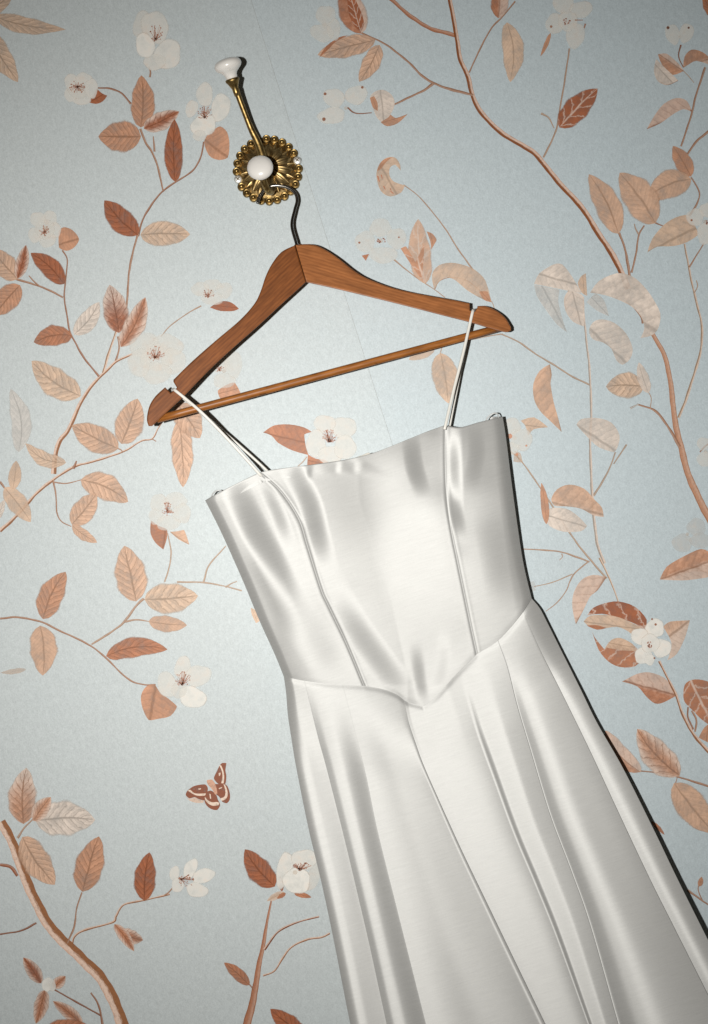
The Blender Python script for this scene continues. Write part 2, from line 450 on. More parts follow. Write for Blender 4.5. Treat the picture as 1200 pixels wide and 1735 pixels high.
def strokes(par, name, segs, dots, col, op=.9, mat='ink'):
    V = []; F = []; y = layer('ink')
    for (x0, y0, x1, y1, wd) in segs:
        d = np.array([x1 - x0, y1 - y0], float); L = np.linalg.norm(d) + 1e-6; n = np.array([-d[1], d[0]]) / L * wd / 2
        k = len(V)
        for q in ((x0 - n[0], y0 - n[1]), (x0 + n[0], y0 + n[1]), (x1 + n[0] * .6, y1 + n[1] * .6), (x1 - n[0] * .6, y1 - n[1] * .6)): V.append(at(q[0], q[1], y))
        F.append((k, k + 1, k + 2, k + 3))
    for (x, z, r) in dots:
        k = len(V)
        for i in range(7):
            a = 2 * math.pi * i / 7 + x; V.append(at(x + r * math.cos(a), z + r * math.sin(a), y + .00001))
        F.append(tuple(range(k + 6, k - 1, -1)))
    o = mesh_obj(name, V, F, M[mat], par); o.color = (col[0], col[1], col[2], op)
    return o

def flower(cx, cy, petals, stam=None, centre=5, op=.70, col=WHITE):
    if op < .6 and cx > 500: op = min(.62, op * 1.25)
    """petals (x, y, rx, ry, rot[, opacity]); stam (x, y, spread x, spread y, number, lean x, lean y)"""
    hub = fillpoly('printed_flower', [(cx + centre * math.cos(a), cy + centre * math.sin(a)) for a in np.linspace(0, 6.28, 9)[:-1]], M['petal'], lin(214, 196, 178), 'petal', None, 2, None, .35)
    for p in petals:
        petal(hub, p[0], p[1], p[2], p[3], p[4], p[5] if len(p) > 5 else op, col)
    if stam:
        x, z, sx_, sz_, n, lx, lz = stam; sg = []; dt = []
        for k in range(n):
            a = random.random() * 6.283; r = random.random() ** .5
            ex, ez = x + lx + sx_ * r * math.cos(a), z + lz + sz_ * r * math.sin(a)
            sg.append((x + random.uniform(-2, 2), z + random.uniform(-2, 2), ex, ez, .6))
            dt.append((ex, ez, random.uniform(.7, 1.25)))
        so = strokes(hub, 'stamens', sg, dt, lin(172, 116, 92), .7); so['kind'] = 'stuff'
    return hub

def eye(hub, x, y, rx, ry, col=lin(172, 112, 88)):
    dt = [(x + rx * math.cos(a) * r, y + ry * math.sin(a) * r, 1.3) for a, r in [(random.random() * 6.28, random.random() ** .5) for _ in range(14)]]
    o = strokes(hub, 'flower_eye', [], dt, col, .6); return o

# ---- upper left spray
leaf(-40, 34, 26, -10, 30, 'l'); leaf(-8, 29, 112, 44, 32, 'l', .06, a=.55, b=1.0); leaf(-22, 50, 35, 136, 40, 'l', .05)
flower(257, 70, [(240, 42, 15, 26, 10, .6), (263, 46, 24, 30, -20), (284, 92, 24, 28, 25, .8), (262, 105, 20, 15, 0, .7), (246, 77, 17, 23, -15, .9)], (263, 68, 11, 16, 34, 2, -12))
flower(136, 150, [(122, 138, 14, 14, 0), (142, 135, 15, 13, 0), (155, 150, 12, 18, 0), (138, 166, 18, 13, 0), (120, 160, 12, 13, 0), (134, 149, 20, 20, 0, .6)], (131, 147, 13, 12, 40, 0, 0))
curl([(150, 173), (158, 162), (164, 150), (173, 158), (182, 162), (174, 172), (162, 176)], 'd')
flower(350, 190, [(347, 160, 15, 22, 0), (374, 182, 17, 26, 12, .8), (325, 184, 11, 16, 20), (345, 212, 24, 20, -30, .85), (338, 230, 12, 10, 0, .6)], (347, 199, 13, 12, 40, 0, -8))
branch([(254, 131), (255, 122), (252, 113)], 3.5, 3, 'm'); branch([(222, 176), (206, 158), (186, 150), (166, 149)], 4, 3, 'dm')
branch([(238, 218), (246, 240), (258, 258), (268, 285), (277, 325)], 4.5, 3.5, 'm'); branch([(260, 231), (261, 243), (262, 257)], 2.5, 4, 'm')
branch([(234, 400), (243, 370), (262, 340), (278, 322), (297, 309), (316, 297), (331, 284), (341, 264), (345, 240)], 4, 3, 'dm')
branch([(234, 396), (226, 425), (219, 460), (217, 490), (214, 525)], 4, 4, 'm')
leaf(239, 216, 244, 128, 44, 'm', .02); leaf(244, 218, 302, 186, 34, 'd', .04, 'leaf_rim'); leaf(239, 231, 167, 228, 57, 'm', -.02)
leaf(297, 308, 301, 202, 34, 'd', -.04); curl([(346, 240), (356, 224), (373, 214), (385, 224), (389, 245), (386, 267), (370, 271), (354, 263)], 'm', 'poly', (346, 236, 388, 268))
leaf(234, 398, 180, 337, 44, 'd', -.06); leaf(238, 398, 322, 401, 46, 'l', -.04)
# ---- left middle
flower(77, 388, [(64, 372, 14, 14, 0), (84, 370, 14, 14, 0), (92, 390, 13, 14, 0), (80, 406, 16, 14, 0), (60, 398, 13, 14, 0), (76, 388, 18, 18, 0, .5)], (75, 394, 9, 9, 30, 0, -3), op=.62)
curl([(100, 392), (108, 385), (120, 388), (130, 397), (134, 407), (126, 419), (113, 425), (100, 419)], 'm', 'poly', (100, 415, 134, 404))
branch([(106, 424), (114, 440), (112, 470), (109, 500), (113, 530), (118, 560), (126, 577), (141, 604), (168, 638)], 2.5, 4, 'dm')
leaf(109, 481, 55, 426, 36, 'd', .04)
leaf(30, 473, -16, 424, 42, 'lm'); leaf(30, 472, 47, 416, 24, 'd', 0, 'leaf_rim'); leaf(34, 483, -12, 532, 44, 'm')
branch([(28, 473), (58, 482), (80, 490), (107, 504)], 4, 3.5, 'm'); branch([(49, 467), (56, 475), (66, 484)], 2, 3.5, 'm')
leaf(122, 568, 58, 583, 38, 'dm', .10); leaf(126, 567, 171, 514, 34, 'p', .04)
branch([(197, 562), (184, 600), (175, 632)], 4, 5, 'lm', 'branch'); branch([(200, 570), (202, 590), (196, 613)], 3.5, 3.5, 'm')
leaf(202, 564, 190, 482, 46, 'd', .0, 'leaf_tip'); leaf(205, 588, 242, 502, 38, 'dm', .07, 'leaf_rim'); leaf(137, 671, 51, 616, 52, 'l', -.05, 'leaf')
branch([(224, 600), (198, 612), (185, 624), (168, 640), (150, 661), (135, 686), (128, 702), (115, 730), (101, 748), (94, 772), (91, 803)][::-1], 10, 4, 'm', 'branch')
flower(265, 605, [(245, 585, 27, 22, -20), (285, 585, 28, 20, 15), (294, 612, 22, 24, 0), (265, 632, 27, 20, 0), (236, 615, 20, 26, 0), (265, 605, 30, 26, 0, .5)], (263, 606, 15, 13, 46, 2, -7), op=.48)
branch([(273, 570), (290, 551), (318, 531), (341, 518)], 1.8, 2.5, 'lm')
flower(358, 495, [(340, 490, 17, 13, 0), (360, 483, 16, 11, 0), (380, 492, 15, 15, 0), (360, 506, 20, 12, 0)], (353, 502, 11, 7, 26, 0, -5), op=.48)
curl([(356, 521), (366, 514), (379, 510), (393, 513), (405, 523), (396, 527), (374, 527)], 'd')
leaf(32, 766, 13, 660, 38, 'pp', .12, 'leaf_faint', op=.7)
branch([(0, 900), (30, 872), (60, 838), (90, 813), (125, 791), (150, 784), (190, 772), (215, 762), (240, 747), (258, 743), (268, 726), (277, 712)], 7, 2.5, 'm', 'branch')
branch([(124, 794), (127, 788), (130, 781)], 5, 3, 'dm'); branch([(256, 744), (260, 745), (265, 748)], 2, 1.5, 'm'); branch([(200, 760), (205, 762), (208, 766)], 2, 2, 'm')
leaf(201, 760, 124, 717, 50, 'lm', -.04); leaf(206, 752, 237, 677, 52, 'lm', .0); leaf(112, 784, 42, 755, 28, 'l', -.12, op=.75)
leaf(137, 813, 219, 846, 48, 'lm', -.06); branch([(91, 817), (112, 819), (138, 813)], 2.5, 2, 'm')
leaf(122, 889, 166, 838, 42, 'lm', .0); leaf(122, 890, 166, 917, 20, 'lm', .06)
branch([(90, 813), (95, 840), (97, 870), (105, 884), (121, 892)], 3.5, 2, 'm')
leaf(8, 826, 55, 882, 36, 'l', .0, 'leaf_faint'); leaf(22, 829, 30, 781, 24, 'l', .0, 'leaf_faint'); branch([(0, 816), (6, 824), (12, 832)], 4, 3, 'm'); leaf(-4, 880, 6, 846, 14, 'p')
leaf(304, 712, 316, 825, 40, 'lm', .0); leaf(300, 684, 342, 740, 48, 'lm', .0)
flower(287, 865, [(270, 852, 17, 16, 0), (298, 848, 20, 15, 0), (308, 870, 17, 18, 0), (285, 886, 22, 14, 0), (265, 875, 14, 15, 0)], (284, 868, 12, 11, 30, 0, -6), op=.46)
curl([(256, 882), (269, 891), (283, 897), (283, 912), (277, 931), (263, 919), (255, 902)], 'dm', 'poly', (281, 894, 276, 931))
curl([(288, 901), (301, 900), (312, 898), (317, 910), (321, 923), (303, 914)], 'lm', 'poly', (288, 901, 321, 923))
branch([(284, 903), (290, 935), (286, 965), (279, 986)], 2.5, 3, 'l')
# ---- left lower
branch([(300, 986), (345, 987), (380, 993), (410, 1001)], 3.5, 2.5, 'l'); branch([(345, 986), (355, 957), (383, 925)], 3.5, 2.5, 'l'); branch([(382, 995), (392, 989), (402, 985)], 3, 2, 'l')
branch([(0, 1048), (30, 1046), (68, 1053), (100, 1068), (150, 1092), (180, 1115), (205, 1140), (225, 1155), (245, 1160), (264, 1160)], 4, 3, 'm')
branch([(155, 1092), (190, 1070), (211, 1053), (233, 1024), (244, 1014)], 3.5, 5, 'lm'); branch([(211, 1054), (232, 1050), (253, 1053)], 4, 2, 'lm')
leaf(231, 1019, 206, 926, 58, 'lm', .02); leaf(245, 1016, 335, 1005, 56, 'l', .03); leaf(252, 1053, 317, 1056, 30, 'lm', .04, 'leaf_faint')
leaf(73, 1049, 107, 967, 46, 'm', -.04); leaf(68, 1060, 77, 1144, 50, 'lm', -.03, 'leaf_faint'); leaf(180, 1112, 283, 1095, 37, 'dm', -.08)
curl([(248, 1163), (262, 1160), (272, 1174), (286, 1184), (300, 1197), (289, 1213), (268, 1218), (252, 1220), (242, 1201), (239, 1179)], 'm', 'poly', (264, 1160, 254, 1220))
flower(308, 1153, [(310, 1131, 15, 21, 10), (336, 1145, 24, 19, -15), (326, 1181, 26, 19, 20, .85), (284, 1160, 18, 24, -20), (303, 1170, 14, 14, 0, .5)], (309, 1160, 14, 12, 40, 1, -10), op=.66)
curl([(425, 1030), (433, 1034), (440, 1052), (434, 1056), (427, 1042)], 'l')
leaf(44, 1134, 2, 1142, 10, 'l', op=.4)
# ---- moth
mo = lambda pts: [(290 + .1083 * x, 1270 + .1083 * y) for x, y in pts]
BR, CR = lin(132, 78, 56), lin(216, 196, 178)
moth = fillpoly('printed_moth', mo([(560, 480), (640, 470), (700, 560), (725, 690), (690, 705), (640, 620), (570, 540)]), M['ink'], lin(196, 152, 128), 'ink', None, 3, None, .95)
moth['label'] = 'brown and cream moth printed on the wallpaper'
def mp(name, pts, col, op=.95):
    o = fillpoly(name, mo(pts), M['ink'], col, 'petal', None, 3, moth, op); return o
fw = [(530, 545), (420, 555), (340, 580), (260, 640), (230, 695), (238, 725), (290, 765), (370, 745), (430, 775), (520, 795), (560, 700), (575, 600)]
mp('wing', fw, BR); mp('wing', [(670, 440), (720, 330), (760, 250), (800, 210), (865, 212), (858, 262), (850, 330), (865, 420), (850, 535), (760, 545), (700, 500)], BR)
mp('wing', [(680, 540), (840, 540), (890, 590), (922, 700), (915, 790), (870, 840), (800, 815), (755, 740), (700, 690)], BR)
mp('wing', [(540, 680), (620, 640), (700, 700), (735, 790), (768, 870), (720, 945), (640, 935), (560, 880), (520, 790)], BR)
def mb(pts, col=CR):
    o = fillpoly('wing_band', mo(pts), M['ink'], col, 'ink', None, 3, moth, .95); return o
mb([(262, 645), (300, 628), (360, 680), (430, 690), (545, 685), (530, 718), (430, 724), (355, 702), (290, 660)]); mb([(755, 245), (785, 250), (820, 340), (832, 430), (822, 530), (785, 525), (805, 430), (795, 340)])
mb([(820, 540), (850, 560), (880, 640), (885, 720), (850, 780), (790, 800), (770, 762), (830, 742), (850, 690), (845, 620)]); mb([(530, 738), (570, 790), (640, 825), (710, 820), (752, 832), (745, 868), (660, 880), (590, 850), (535, 790)])
for q in ([(425, 610), (470, 605), (465, 622), (430, 630)], [(745, 370), (775, 360), (770, 400), (750, 415)], [(745, 605), (800, 585), (790, 605), (755, 620)], [(600, 690), (618, 700), (628, 770), (610, 765)]): mb(q)
mb([(235, 735), (290, 775), (370, 750), (430, 780), (515, 800), (505, 830), (400, 835), (290, 800)], lin(200, 176, 158))
# ---- lower left
branch([(2, 1392), (22, 1430), (42, 1485), (62, 1530), (86, 1572), (115, 1602), (140, 1626), (170, 1656), (191, 1692), (208, 1737), (222, 1790)][::-1], 24, 18, 'm', 'branch', 1.0)
branch([(0, 1465), (18, 1469), (30, 1484)], 5, 7, 'd'); branch([(0, 1583), (35, 1577), (62, 1564)], 3, 4, 'd')
branch([(30, 1420), (42, 1402), (57, 1387)], 4, 3, 'lm'); branch([(139, 1512), (130, 1540), (126, 1570), (114, 1598)], 2.5, 4, 'm')
leaf(40, 1396, 40, 1301, 52, 'm', -.03, 'leaf_tip'); leaf(60, 1391, 161, 1384, 64, 'p', -.02, 'leaf', op=.85); leaf(57, 1391, 88, 1352, 30, 'm', -.05, 'leaf_rim')
leaf(38, 1418, 97, 1496, 52, 'lm', .06); leaf(140, 1511, 163, 1416, 52, 'm', .0); leaf(245, 1526, 249, 1444, 40, 'd', -.02)
branch([(122, 1600), (127, 1586), (146, 1575), (190, 1563), (197, 1552), (210, 1533), (245, 1525), (288, 1515)], 4.5, 3.5, 'm', 'branch'); branch([(279, 1517), (286, 1512), (293, 1504)], 3, 3, 'm')
leaf(206, 1578, 243, 1591, 28, 'dm', .1, 'leaf_rim'); leaf(194, 1566, 225, 1613, 21, 'dm', -.05, 'leaf_rim')
flower(305, 1490, [(323, 1472, 11, 20, 25, .9), (345, 1484, 21, 13, -18, .9), (334, 1508, 20, 13, 12, .85), (296, 1480, 9, 14, 10, .8), (301, 1500, 11, 13, 0, .8)], (306, 1490, 14, 11, 30, 9, 2), 4)
leaf(70, 1666, 42, 1621, 26, 'd', .0, 'leaf_rim'); leaf(76, 1677, 64, 1735, 27, 'dm', .0, 'leaf_rim'); leaf(90, 1673, 112, 1655, 21, 'dm', .0, 'leaf_rim')
flower(82, 1668, [(80, 1668, 9, 13, 10, .9), (89, 1670, 6, 11, 0, .7)], None, 3)
branch([(93, 1677), (130, 1698), (172, 1721)], 3, 3.5, 'd'); branch([(154, 1682), (168, 1705), (175, 1745)], 3, 5, 'dm')
leaf(140, 1735, 92, 1694, 24, 'dm', .0, 'leaf_rim'); leaf(70, 1752, 158, 1748, 50, 'dm')
branch([(460, 1526), (453, 1560), (446, 1602), (438, 1640), (430, 1690), (415, 1750)], 3, 17, 'dm', 'twig'); branch([(448, 1609), (470, 1580), (495, 1566), (520, 1558), (541, 1553)], 5, 3, 'd', 'branch')
branch([(446, 1653), (465, 1645), (480, 1622), (495, 1604), (520, 1592), (545, 1588), (559, 1581)], 3.5, 4, 'm', 'branch'); branch([(423, 1668), (427, 1673), (431, 1678)], 2, 2.5, 'dm')
leaf(466, 1502, 412, 1442, 44, 'd', -.03); leaf(423, 1669, 382, 1629, 22, 'dm', .0); leaf(520, 1758, 456, 1713, 36, 'd', .0)
flower(500, 1478, [(516, 1456, 24, 18, 0, .8), (482, 1474, 14, 34, 12, .85), (532, 1485, 11, 26, 15, .6), (503, 1492, 25, 24, 0, .95)], (508, 1474, 15, 6, 46, 4, -7), 4)
leaf(478, 1510, 474, 1481, 10, 'd'); leaf(482, 1512, 452, 1525, 13, 'l', 0, 'leaf_rim'); leaf(499, 1514, 528, 1519, 10, 'dm'); leaf(484, 1513, 470, 1523, 8, 'dm')
# ---- upper right
branch([(655, -8), (698, 29), (730, 48), (771, 60)], 7, 8, 'dm', 'twig'); branch([(761, -8), (770, 40), (775, 70), (780, 100), (793, 130), (801, 162), (816, 191), (850, 225), (885, 246), (906, 260), (922, 278), (946, 308), (987, 353), (1013, 394), (1037, 430), (1056, 468), (1064, 490)], 8, 12, 'dm', 'branch')
branch([(802, 161), (766, 152), (735, 141), (715, 128), (695, 108), (665, 83), (640, 68), (613, 56)], 5.5, 3, 'm'); branch([(735, 141), (720, 152), (700, 162), (668, 177)], 5, 3.5, 'm')
branch([(795, 123), (815, 80), (834, 46), (850, 30), (873, 2)], 3, 3, 'm')
leaf(845, 31, 850, -42, 34, 'dm', .0, 'leaf_half'); leaf(613, 57, 588, -28, 50, 'dm', -.05, 'leaf_half'); curl([(588, -4), (600, -4), (612, 20), (617, 40), (612, 53), (602, 46), (592, 26)], 'd', 'poly_white', (612, 55, 594, -6))
leaf(636, 68, 540, 98, 39, 'lm', .03); curl([(541, 98), (553, 78), (575, 63), (590, 60), (570, 70), (556, 84)], 'dm', 'poly'); leaf(643, 76, 612, 140, 33, 'lm', -.02)
flower(550, 42, [(552, 26, 18, 18, 0), (546, 56, 22, 16, 15), (566, 50, 12, 20, 0)], None, 4, .42)
flower(586, 183, [(566, 166, 20, 17, 20), (604, 161, 21, 17, -20), (562, 196, 25, 15, -8)], None, 3, .55); branch([(589, 182), (603, 192), (630, 191)], 3, 1.8, 'd')
strokes(wall, 'printed_petal_notch', [], [(551, 159, 2.6), (549, 202, 3.2), (614, 148, 2.4)], lin(140, 90, 66), .8)
curl([(627, 166), (634, 156), (649, 152), (664, 161), (669, 176), (662, 194), (650, 208), (640, 201), (633, 186)], 'p', 'poly'); curl([(627, 166), (634, 163), (640, 175), (640, 188), (632, 182)], 'm')
curl([(645, 207), (658, 199), (662, 194), (671, 200), (691, 193), (674, 209), (656, 214)], 'm')
curl([(638, 300), (640, 284), (648, 272), (660, 266), (671, 268), (678, 279), (679, 289), (670, 279), (661, 284), (660, 297), (668, 308), (686, 314), (680, 326), (661, 333), (645, 323)], 'l', 'poly', (640, 270, 672, 330), .8)
curl([(639, 290), (644, 277), (653, 269), (666, 266), (655, 274), (646, 286)], 'm')
strokes(wall, 'printed_dash', [(640, 298, 643, 308, 2.5), (646, 296, 648, 303, 2), (650, 315, 653, 321, 2), (662, 324, 667, 328, 2), (661, 319, 663, 323, 1.6)], [], lin(184, 120, 92), .85)
branch([(684, 313), (710, 333), (735, 362), (755, 388), (775, 420), (802, 458)], 1.8, 3, 'lm')
hb = flower(645, 408, [(645, 386, 20, 17, 0), (619, 410, 18, 20, 0), (672, 404, 18, 19, 0), (650, 432, 26, 15, 0)], None, 4, .36); eye(hb, 646, 407, 8, 5)
strokes(wall, 'printed_petal_notch', [], [(609, 411, 2), (676, 402, 1.6)], lin(150, 96, 72), .8); curl([(613, 433), (626, 430), (620, 442)], 'dm')
leaf(721, 481, 703, 372, 42, 'lm', -.02, 'leaf_white', op=.75); curl([(679, 421), (688, 417), (697, 432), (704, 444), (712, 428), (719, 412), (718, 440), (716, 465), (720, 480), (703, 458)], 'm', 'poly_white', (720, 482, 700, 410))
curl([(723, 392), (733, 396), (740, 406), (736, 414), (731, 423), (729, 408)], 'm')
curl([(736, 491), (732, 466), (743, 450), (763, 445), (786, 449), (806, 458), (823, 476), (833, 512), (816, 506), (792, 492), (772, 475), (756, 470), (744, 478)], 'l', 'poly', (736, 492, 832, 508), .72); branch([(737, 490), (745, 476), (765, 470), (792, 476), (818, 496)], 1.6, 1.2, 'm')
curl([(812, 494), (826, 494), (833, 512), (820, 508)], 'm'); branch([(668, 440), (700, 466), (737, 491), (754, 504)], 2.8, 1.5, 'lm'); branch([(833, 510), (836, 517), (838, 524)], 1.5, 1.5, 'l')
leaf(859, 38, 860, 139, 40, 'l', -.10, 'leaf_faint')
hb = flower(962, 40, [(955, 6, 19, 19, 0), (985, 16, 21, 15, -10), (940, 40, 16, 19, 10), (975, 60, 17, 24, 8), (962, 36, 18, 18, 0)], None, 4, .48); eye(hb, 961, 36, 6, 7); strokes(hb, 'petal_crease', [(974, 34, 988, 34, 2), (992, 40, 990, 48, 3)], [(934, 45, 2.4)], lin(160, 110, 84), .7)
leaf(933, 56, 918, 96, 8, 'm'); branch([(965, 82), (958, 130), (948, 190), (942, 222), (921, 267)], 3, 3.5, 'lm'); leaf(948, 216, 1009, 147, 44, 'd', .0, 'leaf_white'); branch([(917, 192), (930, 200), (939, 217)], 4, 2, 'l')
flower(1152, 62, [(1140, 58, 13, 19, -15), (1163, 56, 13, 18, 18)], None, 3, .5); branch([(1154, 76), (1150, 95), (1158, 114)], 3, 2, 'd'); strokes(wall, 'printed_petal_notch', [], [(1132, 47, 2.8), (1167, 47, 2)], lin(110, 70, 52), .85)
curl([(1115, 92), (1130, 91), (1150, 108), (1159, 120), (1140, 127), (1122, 110)], 'm', 'poly_half', (1159, 121, 1115, 91)); curl([(1112, 100), (1124, 112), (1140, 127), (1149, 136), (1131, 144), (1115, 138), (1108, 120)], 'p', 'poly'); branch([(1118, 139), (1132, 143), (1149, 136)], 3, 2, 'dm')
curl([(1158, 115), (1160, 96), (1172, 84), (1190, 88), (1204, 100), (1203, 110), (1180, 103), (1166, 110)], 'm', 'poly_half', (1158, 115, 1202, 100)); branch([(1156, 118), (1166, 128), (1176, 140)], 2, 1.5, 'l')
branch([(1195, 114), (1180, 160), (1170, 200), (1154, 248)], 4, 3.5, 'm'); curl([(1096, 219), (1109, 196), (1125, 176), (1146, 166), (1164, 171), (1173, 190), (1158, 185), (1140, 194), (1119, 209)], 'dm', 'poly_half', (1172, 188, 1096, 219))
leaf(1171, 299, 1143, 246, 32, 'm', .0, 'leaf_faint'); leaf(1171, 303, 1096, 331, 52, 'lm', .06, 'leaf_faint'); branch([(1205, 219), (1182, 238), (1165, 261)], 5, 4, 'm'); branch([(1171, 300), (1185, 325), (1181, 345), (1168, 366)], 2.5, 4, 'm'); leaf(1212, 30, 1190, -6, 20, 'dm')
# ---- right middle
leaf(1048, 396, 1003, 293, 48, 'lm', .03, 'leaf_faint'); branch([(1046, 390), (1032, 350), (1014, 315)], 3, 1.2, 'dm'); leaf(1111, 378, 1046, 296, 62, 'lm', .05, 'leaf_faint'); branch([(1108, 375), (1086, 352), (1062, 322)], 3, 1.2, 'm')
branch([(1049, 394), (1060, 425), (1067, 468)], 4, 5.5, 'm'); branch([(1055, 368), (1054, 380), (1050, 392)], 2, 3, 'lm'); branch([(1120, 333), (1114, 343), (1107, 354)], 3, 3, 'm'); branch([(1092, 382), (1082, 400), (1078, 430), (1070, 462)], 3, 4, 'm'); branch([(1075, 379), (1077, 387), (1082, 397)], 1.6, 3, 'lm')
curl([(1097, 428), (1105, 405), (1125, 381), (1146, 368), (1167, 365), (1184, 396), (1165, 410), (1141, 417), (1114, 418)], 'l', 'poly', (1182, 385, 1097, 428)); branch([(1104, 374), (1114, 379), (1124, 383)], 3, 2, 'dm')
hb = flower(1195, 376, [(1178, 368, 16, 16, 0), (1196, 396, 16, 20, 0), (1200, 356, 16, 14, 0)], None, 4, .5); eye(hb, 1199, 376, 5, 5); strokes(hb, 'petal_notch', [], [(1172, 373, 2)], lin(150, 96, 72), .8)
branch([(1160, 413), (1165, 440), (1171, 472), (1180, 511), (1189, 550), (1188, 590), (1180, 622), (1162, 678), (1150, 708)], 3.5, 5.5, 'l', 'branch', .85); branch([(1193, 412), (1182, 430), (1168, 453)], 2.5, 3, 'm'); branch([(1180, 475), (1182, 485), (1177, 496)], 2, 2, 'lm')
curl([(905, 481), (914, 463), (938, 448), (953, 448), (969, 468), (986, 497), (955, 491), (930, 486)], 'p', 'poly'); curl([(905, 482), (930, 487), (948, 491), (946, 510), (953, 540), (961, 563), (944, 550), (925, 525), (910, 502)], 'pp', 'poly', None, .6)
curl([(979, 481), (985, 468), (993, 463), (994, 482), (995, 501), (987, 497)], 'l'); curl([(956, 505), (964, 493), (987, 500), (990, 526), (990, 553), (971, 545), (958, 526)], 'p', 'poly_half', (970, 494, 985, 553)); branch([(964, 493), (957, 508), (960, 525)], 2.5, 1.5, 'm')
curl([(994, 512), (1009, 497), (1024, 509), (1032, 536), (1011, 526)], 'pp', 'poly', None, .6)
branch([(988, 503), (990, 540), (994, 580), (998, 615), (1000, 645), (1002, 700), (1000, 750), (1003, 830), (1006, 872), (1012, 920), (1024, 955)], 3.5, 6, 'p', 'branch', .8)
curl([(1000, 496), (1015, 476), (1045, 463), (1071, 468), (1091, 485), (1106, 505), (1119, 531), (1116, 555), (1105, 568), (1085, 573), (1092, 556), (1086, 536), (1071, 520), (1050, 509), (1025, 500)], 'p', 'poly', (1000, 496, 1110, 560), .9); branch([(1061, 512), (1075, 522), (1087, 537), (1090, 548)], 2.5, 5, 'm')
curl([(998, 561), (1005, 546), (1020, 541), (1041, 547), (1061, 565), (1072, 590), (1068, 608), (1055, 618), (1044, 610), (1036, 591), (1021, 580), (1005, 575)], 'p', 'poly', (998, 556, 1062, 616), .75)
branch([(1106, 566), (1125, 600), (1135, 640), (1140, 680), (1145, 720), (1155, 760), (1165, 800), (1185, 846), (1210, 893)], 8, 15, 'm', 'twig'); branch([(1152, 757), (1130, 720), (1110, 696), (1080, 685)], 6, 3.5, 'm'); branch([(1082, 685), (1075, 688), (1068, 692)], 3, 5, 'pp')
leaf(1091, 655, 1027, 652, 48, 'l', .02); leaf(1099, 666, 1080, 615, 22, 'p', .0, 'leaf_faint'); branch([(1090, 655), (1103, 672), (1102, 692)], 1.8, 1.8, 'lm')
branch([(850, 566), (880, 580), (905, 598), (935, 616), (970, 638), (1001, 653)], 3, 3.5, 'l', 'twig', .8); curl([(932, 617), (915, 628), (904, 650), (905, 676), (915, 696), (930, 711), (952, 732), (945, 705), (938, 680), (933, 650), (935, 635)], 'lm', 'poly', (932, 617, 952, 732))
flower(872, 742, [(868, 722, 16, 15, 0), (884, 745, 20, 20, 0), (866, 760, 14, 12, 0)], None, 4, .42); curl([(882, 713), (905, 707), (929, 724), (905, 727), (895, 738), (890, 721)], 'l'); strokes(wall, 'printed_petal_notch', [], [(864, 739, 4.5), (892, 755, 1.8), (876, 770, 2.5)], lin(196, 140, 112), .8)
branch([(864, 764), (885, 783), (930, 848), (960, 895), (990, 936), (1028, 980)], 2.5, 4, 'l', 'twig', .88); curl([(872, 764), (882, 768), (886, 784), (870, 782)], 'l', 'poly', None, .5)
curl([(977, 720), (985, 710), (1010, 708), (1036, 716), (1050, 738), (1046, 759), (1040, 766), (1015, 758), (996, 741)], 'p', 'poly', (977, 720, 1045, 765), .78); branch([(1043, 766), (1030, 800), (1006, 840)], 2.5, 4.5, 'l', 'twig', .75); branch([(1062, 753), (1052, 768), (1040, 786)], 3, 3, 'l', 'twig', .75)
flower(1196, 765, [(1192, 752, 12, 12, 0), (1194, 778, 14, 14, 0)], None, 3, .4); branch([(1186, 766), (1194, 757), (1204, 750)], 2, 3, 'dm')
leaf(926, 888, 921, 818, 15, 'm', .0, 'leaf_faint'); curl([(934, 846), (944, 829), (965, 821), (990, 828), (1006, 845), (1020, 860), (1023, 876), (1005, 873), (985, 862), (960, 858), (940, 857)], 'lm', 'poly_half', (936, 852, 1022, 872)); curl([(933, 861), (960, 862), (980, 875), (995, 891), (985, 900), (955, 901), (931, 891), (925, 876)], 'p', 'poly')
branch([(884, 930), (920, 932), (950, 935), (975, 943), (999, 952)], 2.5, 3.5, 'lm'); branch([(952, 938), (953, 944), (948, 949)], 2, 1.5, 'lm'); branch([(998, 951), (975, 970), (966, 985), (960, 1000), (945, 1020), (925, 1036)], 3, 1.5, 'lm'); branch([(970, 973), (935, 987), (905, 994)], 2.5, 1.5, 'l')
branch([(1016, 945), (1035, 985), (1048, 1020)], 4, 2.5, 'l', 'branch'); curl([(1028, 978), (1005, 974), (985, 983), (972, 1005), (970, 1030), (976, 1058), (988, 1035), (1000, 1011), (1013, 1000)], 'm', 'poly_half', (1027, 978, 976, 1057)); curl([(862, 1022), (850, 990), (905, 985), (908, 1000)], 'pp', 'poly', None, .3)
curl([(995, 1043), (1005, 1030), (1025, 1022), (1048, 1019), (1076, 1028), (1096, 1050), (1092, 1069), (1076, 1057), (1050, 1047), (1020, 1040)], 'd', 'poly_white', (1094, 1064, 995, 1040)); curl([(989, 1053), (1000, 1043), (1030, 1042), (1055, 1048), (1086, 1063), (1075, 1081), (1065, 1070), (1045, 1062), (1015, 1066), (998, 1061)], 'l', 'poly', (1085, 1066, 989, 1053)); curl([(994, 1060), (1010, 1059), (1028, 1064), (1012, 1067)], 'dm')
curl([(1002, 1066), (1008, 1080), (1024, 1100), (1036, 1086), (1050, 1081), (1070, 1090), (1092, 1112), (1076, 1129), (1050, 1130), (1030, 1120), (1014, 1100)], 'dm', 'poly_white', (1090, 1104, 1004, 1070)); curl([(1026, 1097), (1036, 1084), (1052, 1081), (1072, 1091), (1078, 1103), (1056, 1102)], 'l', 'poly')
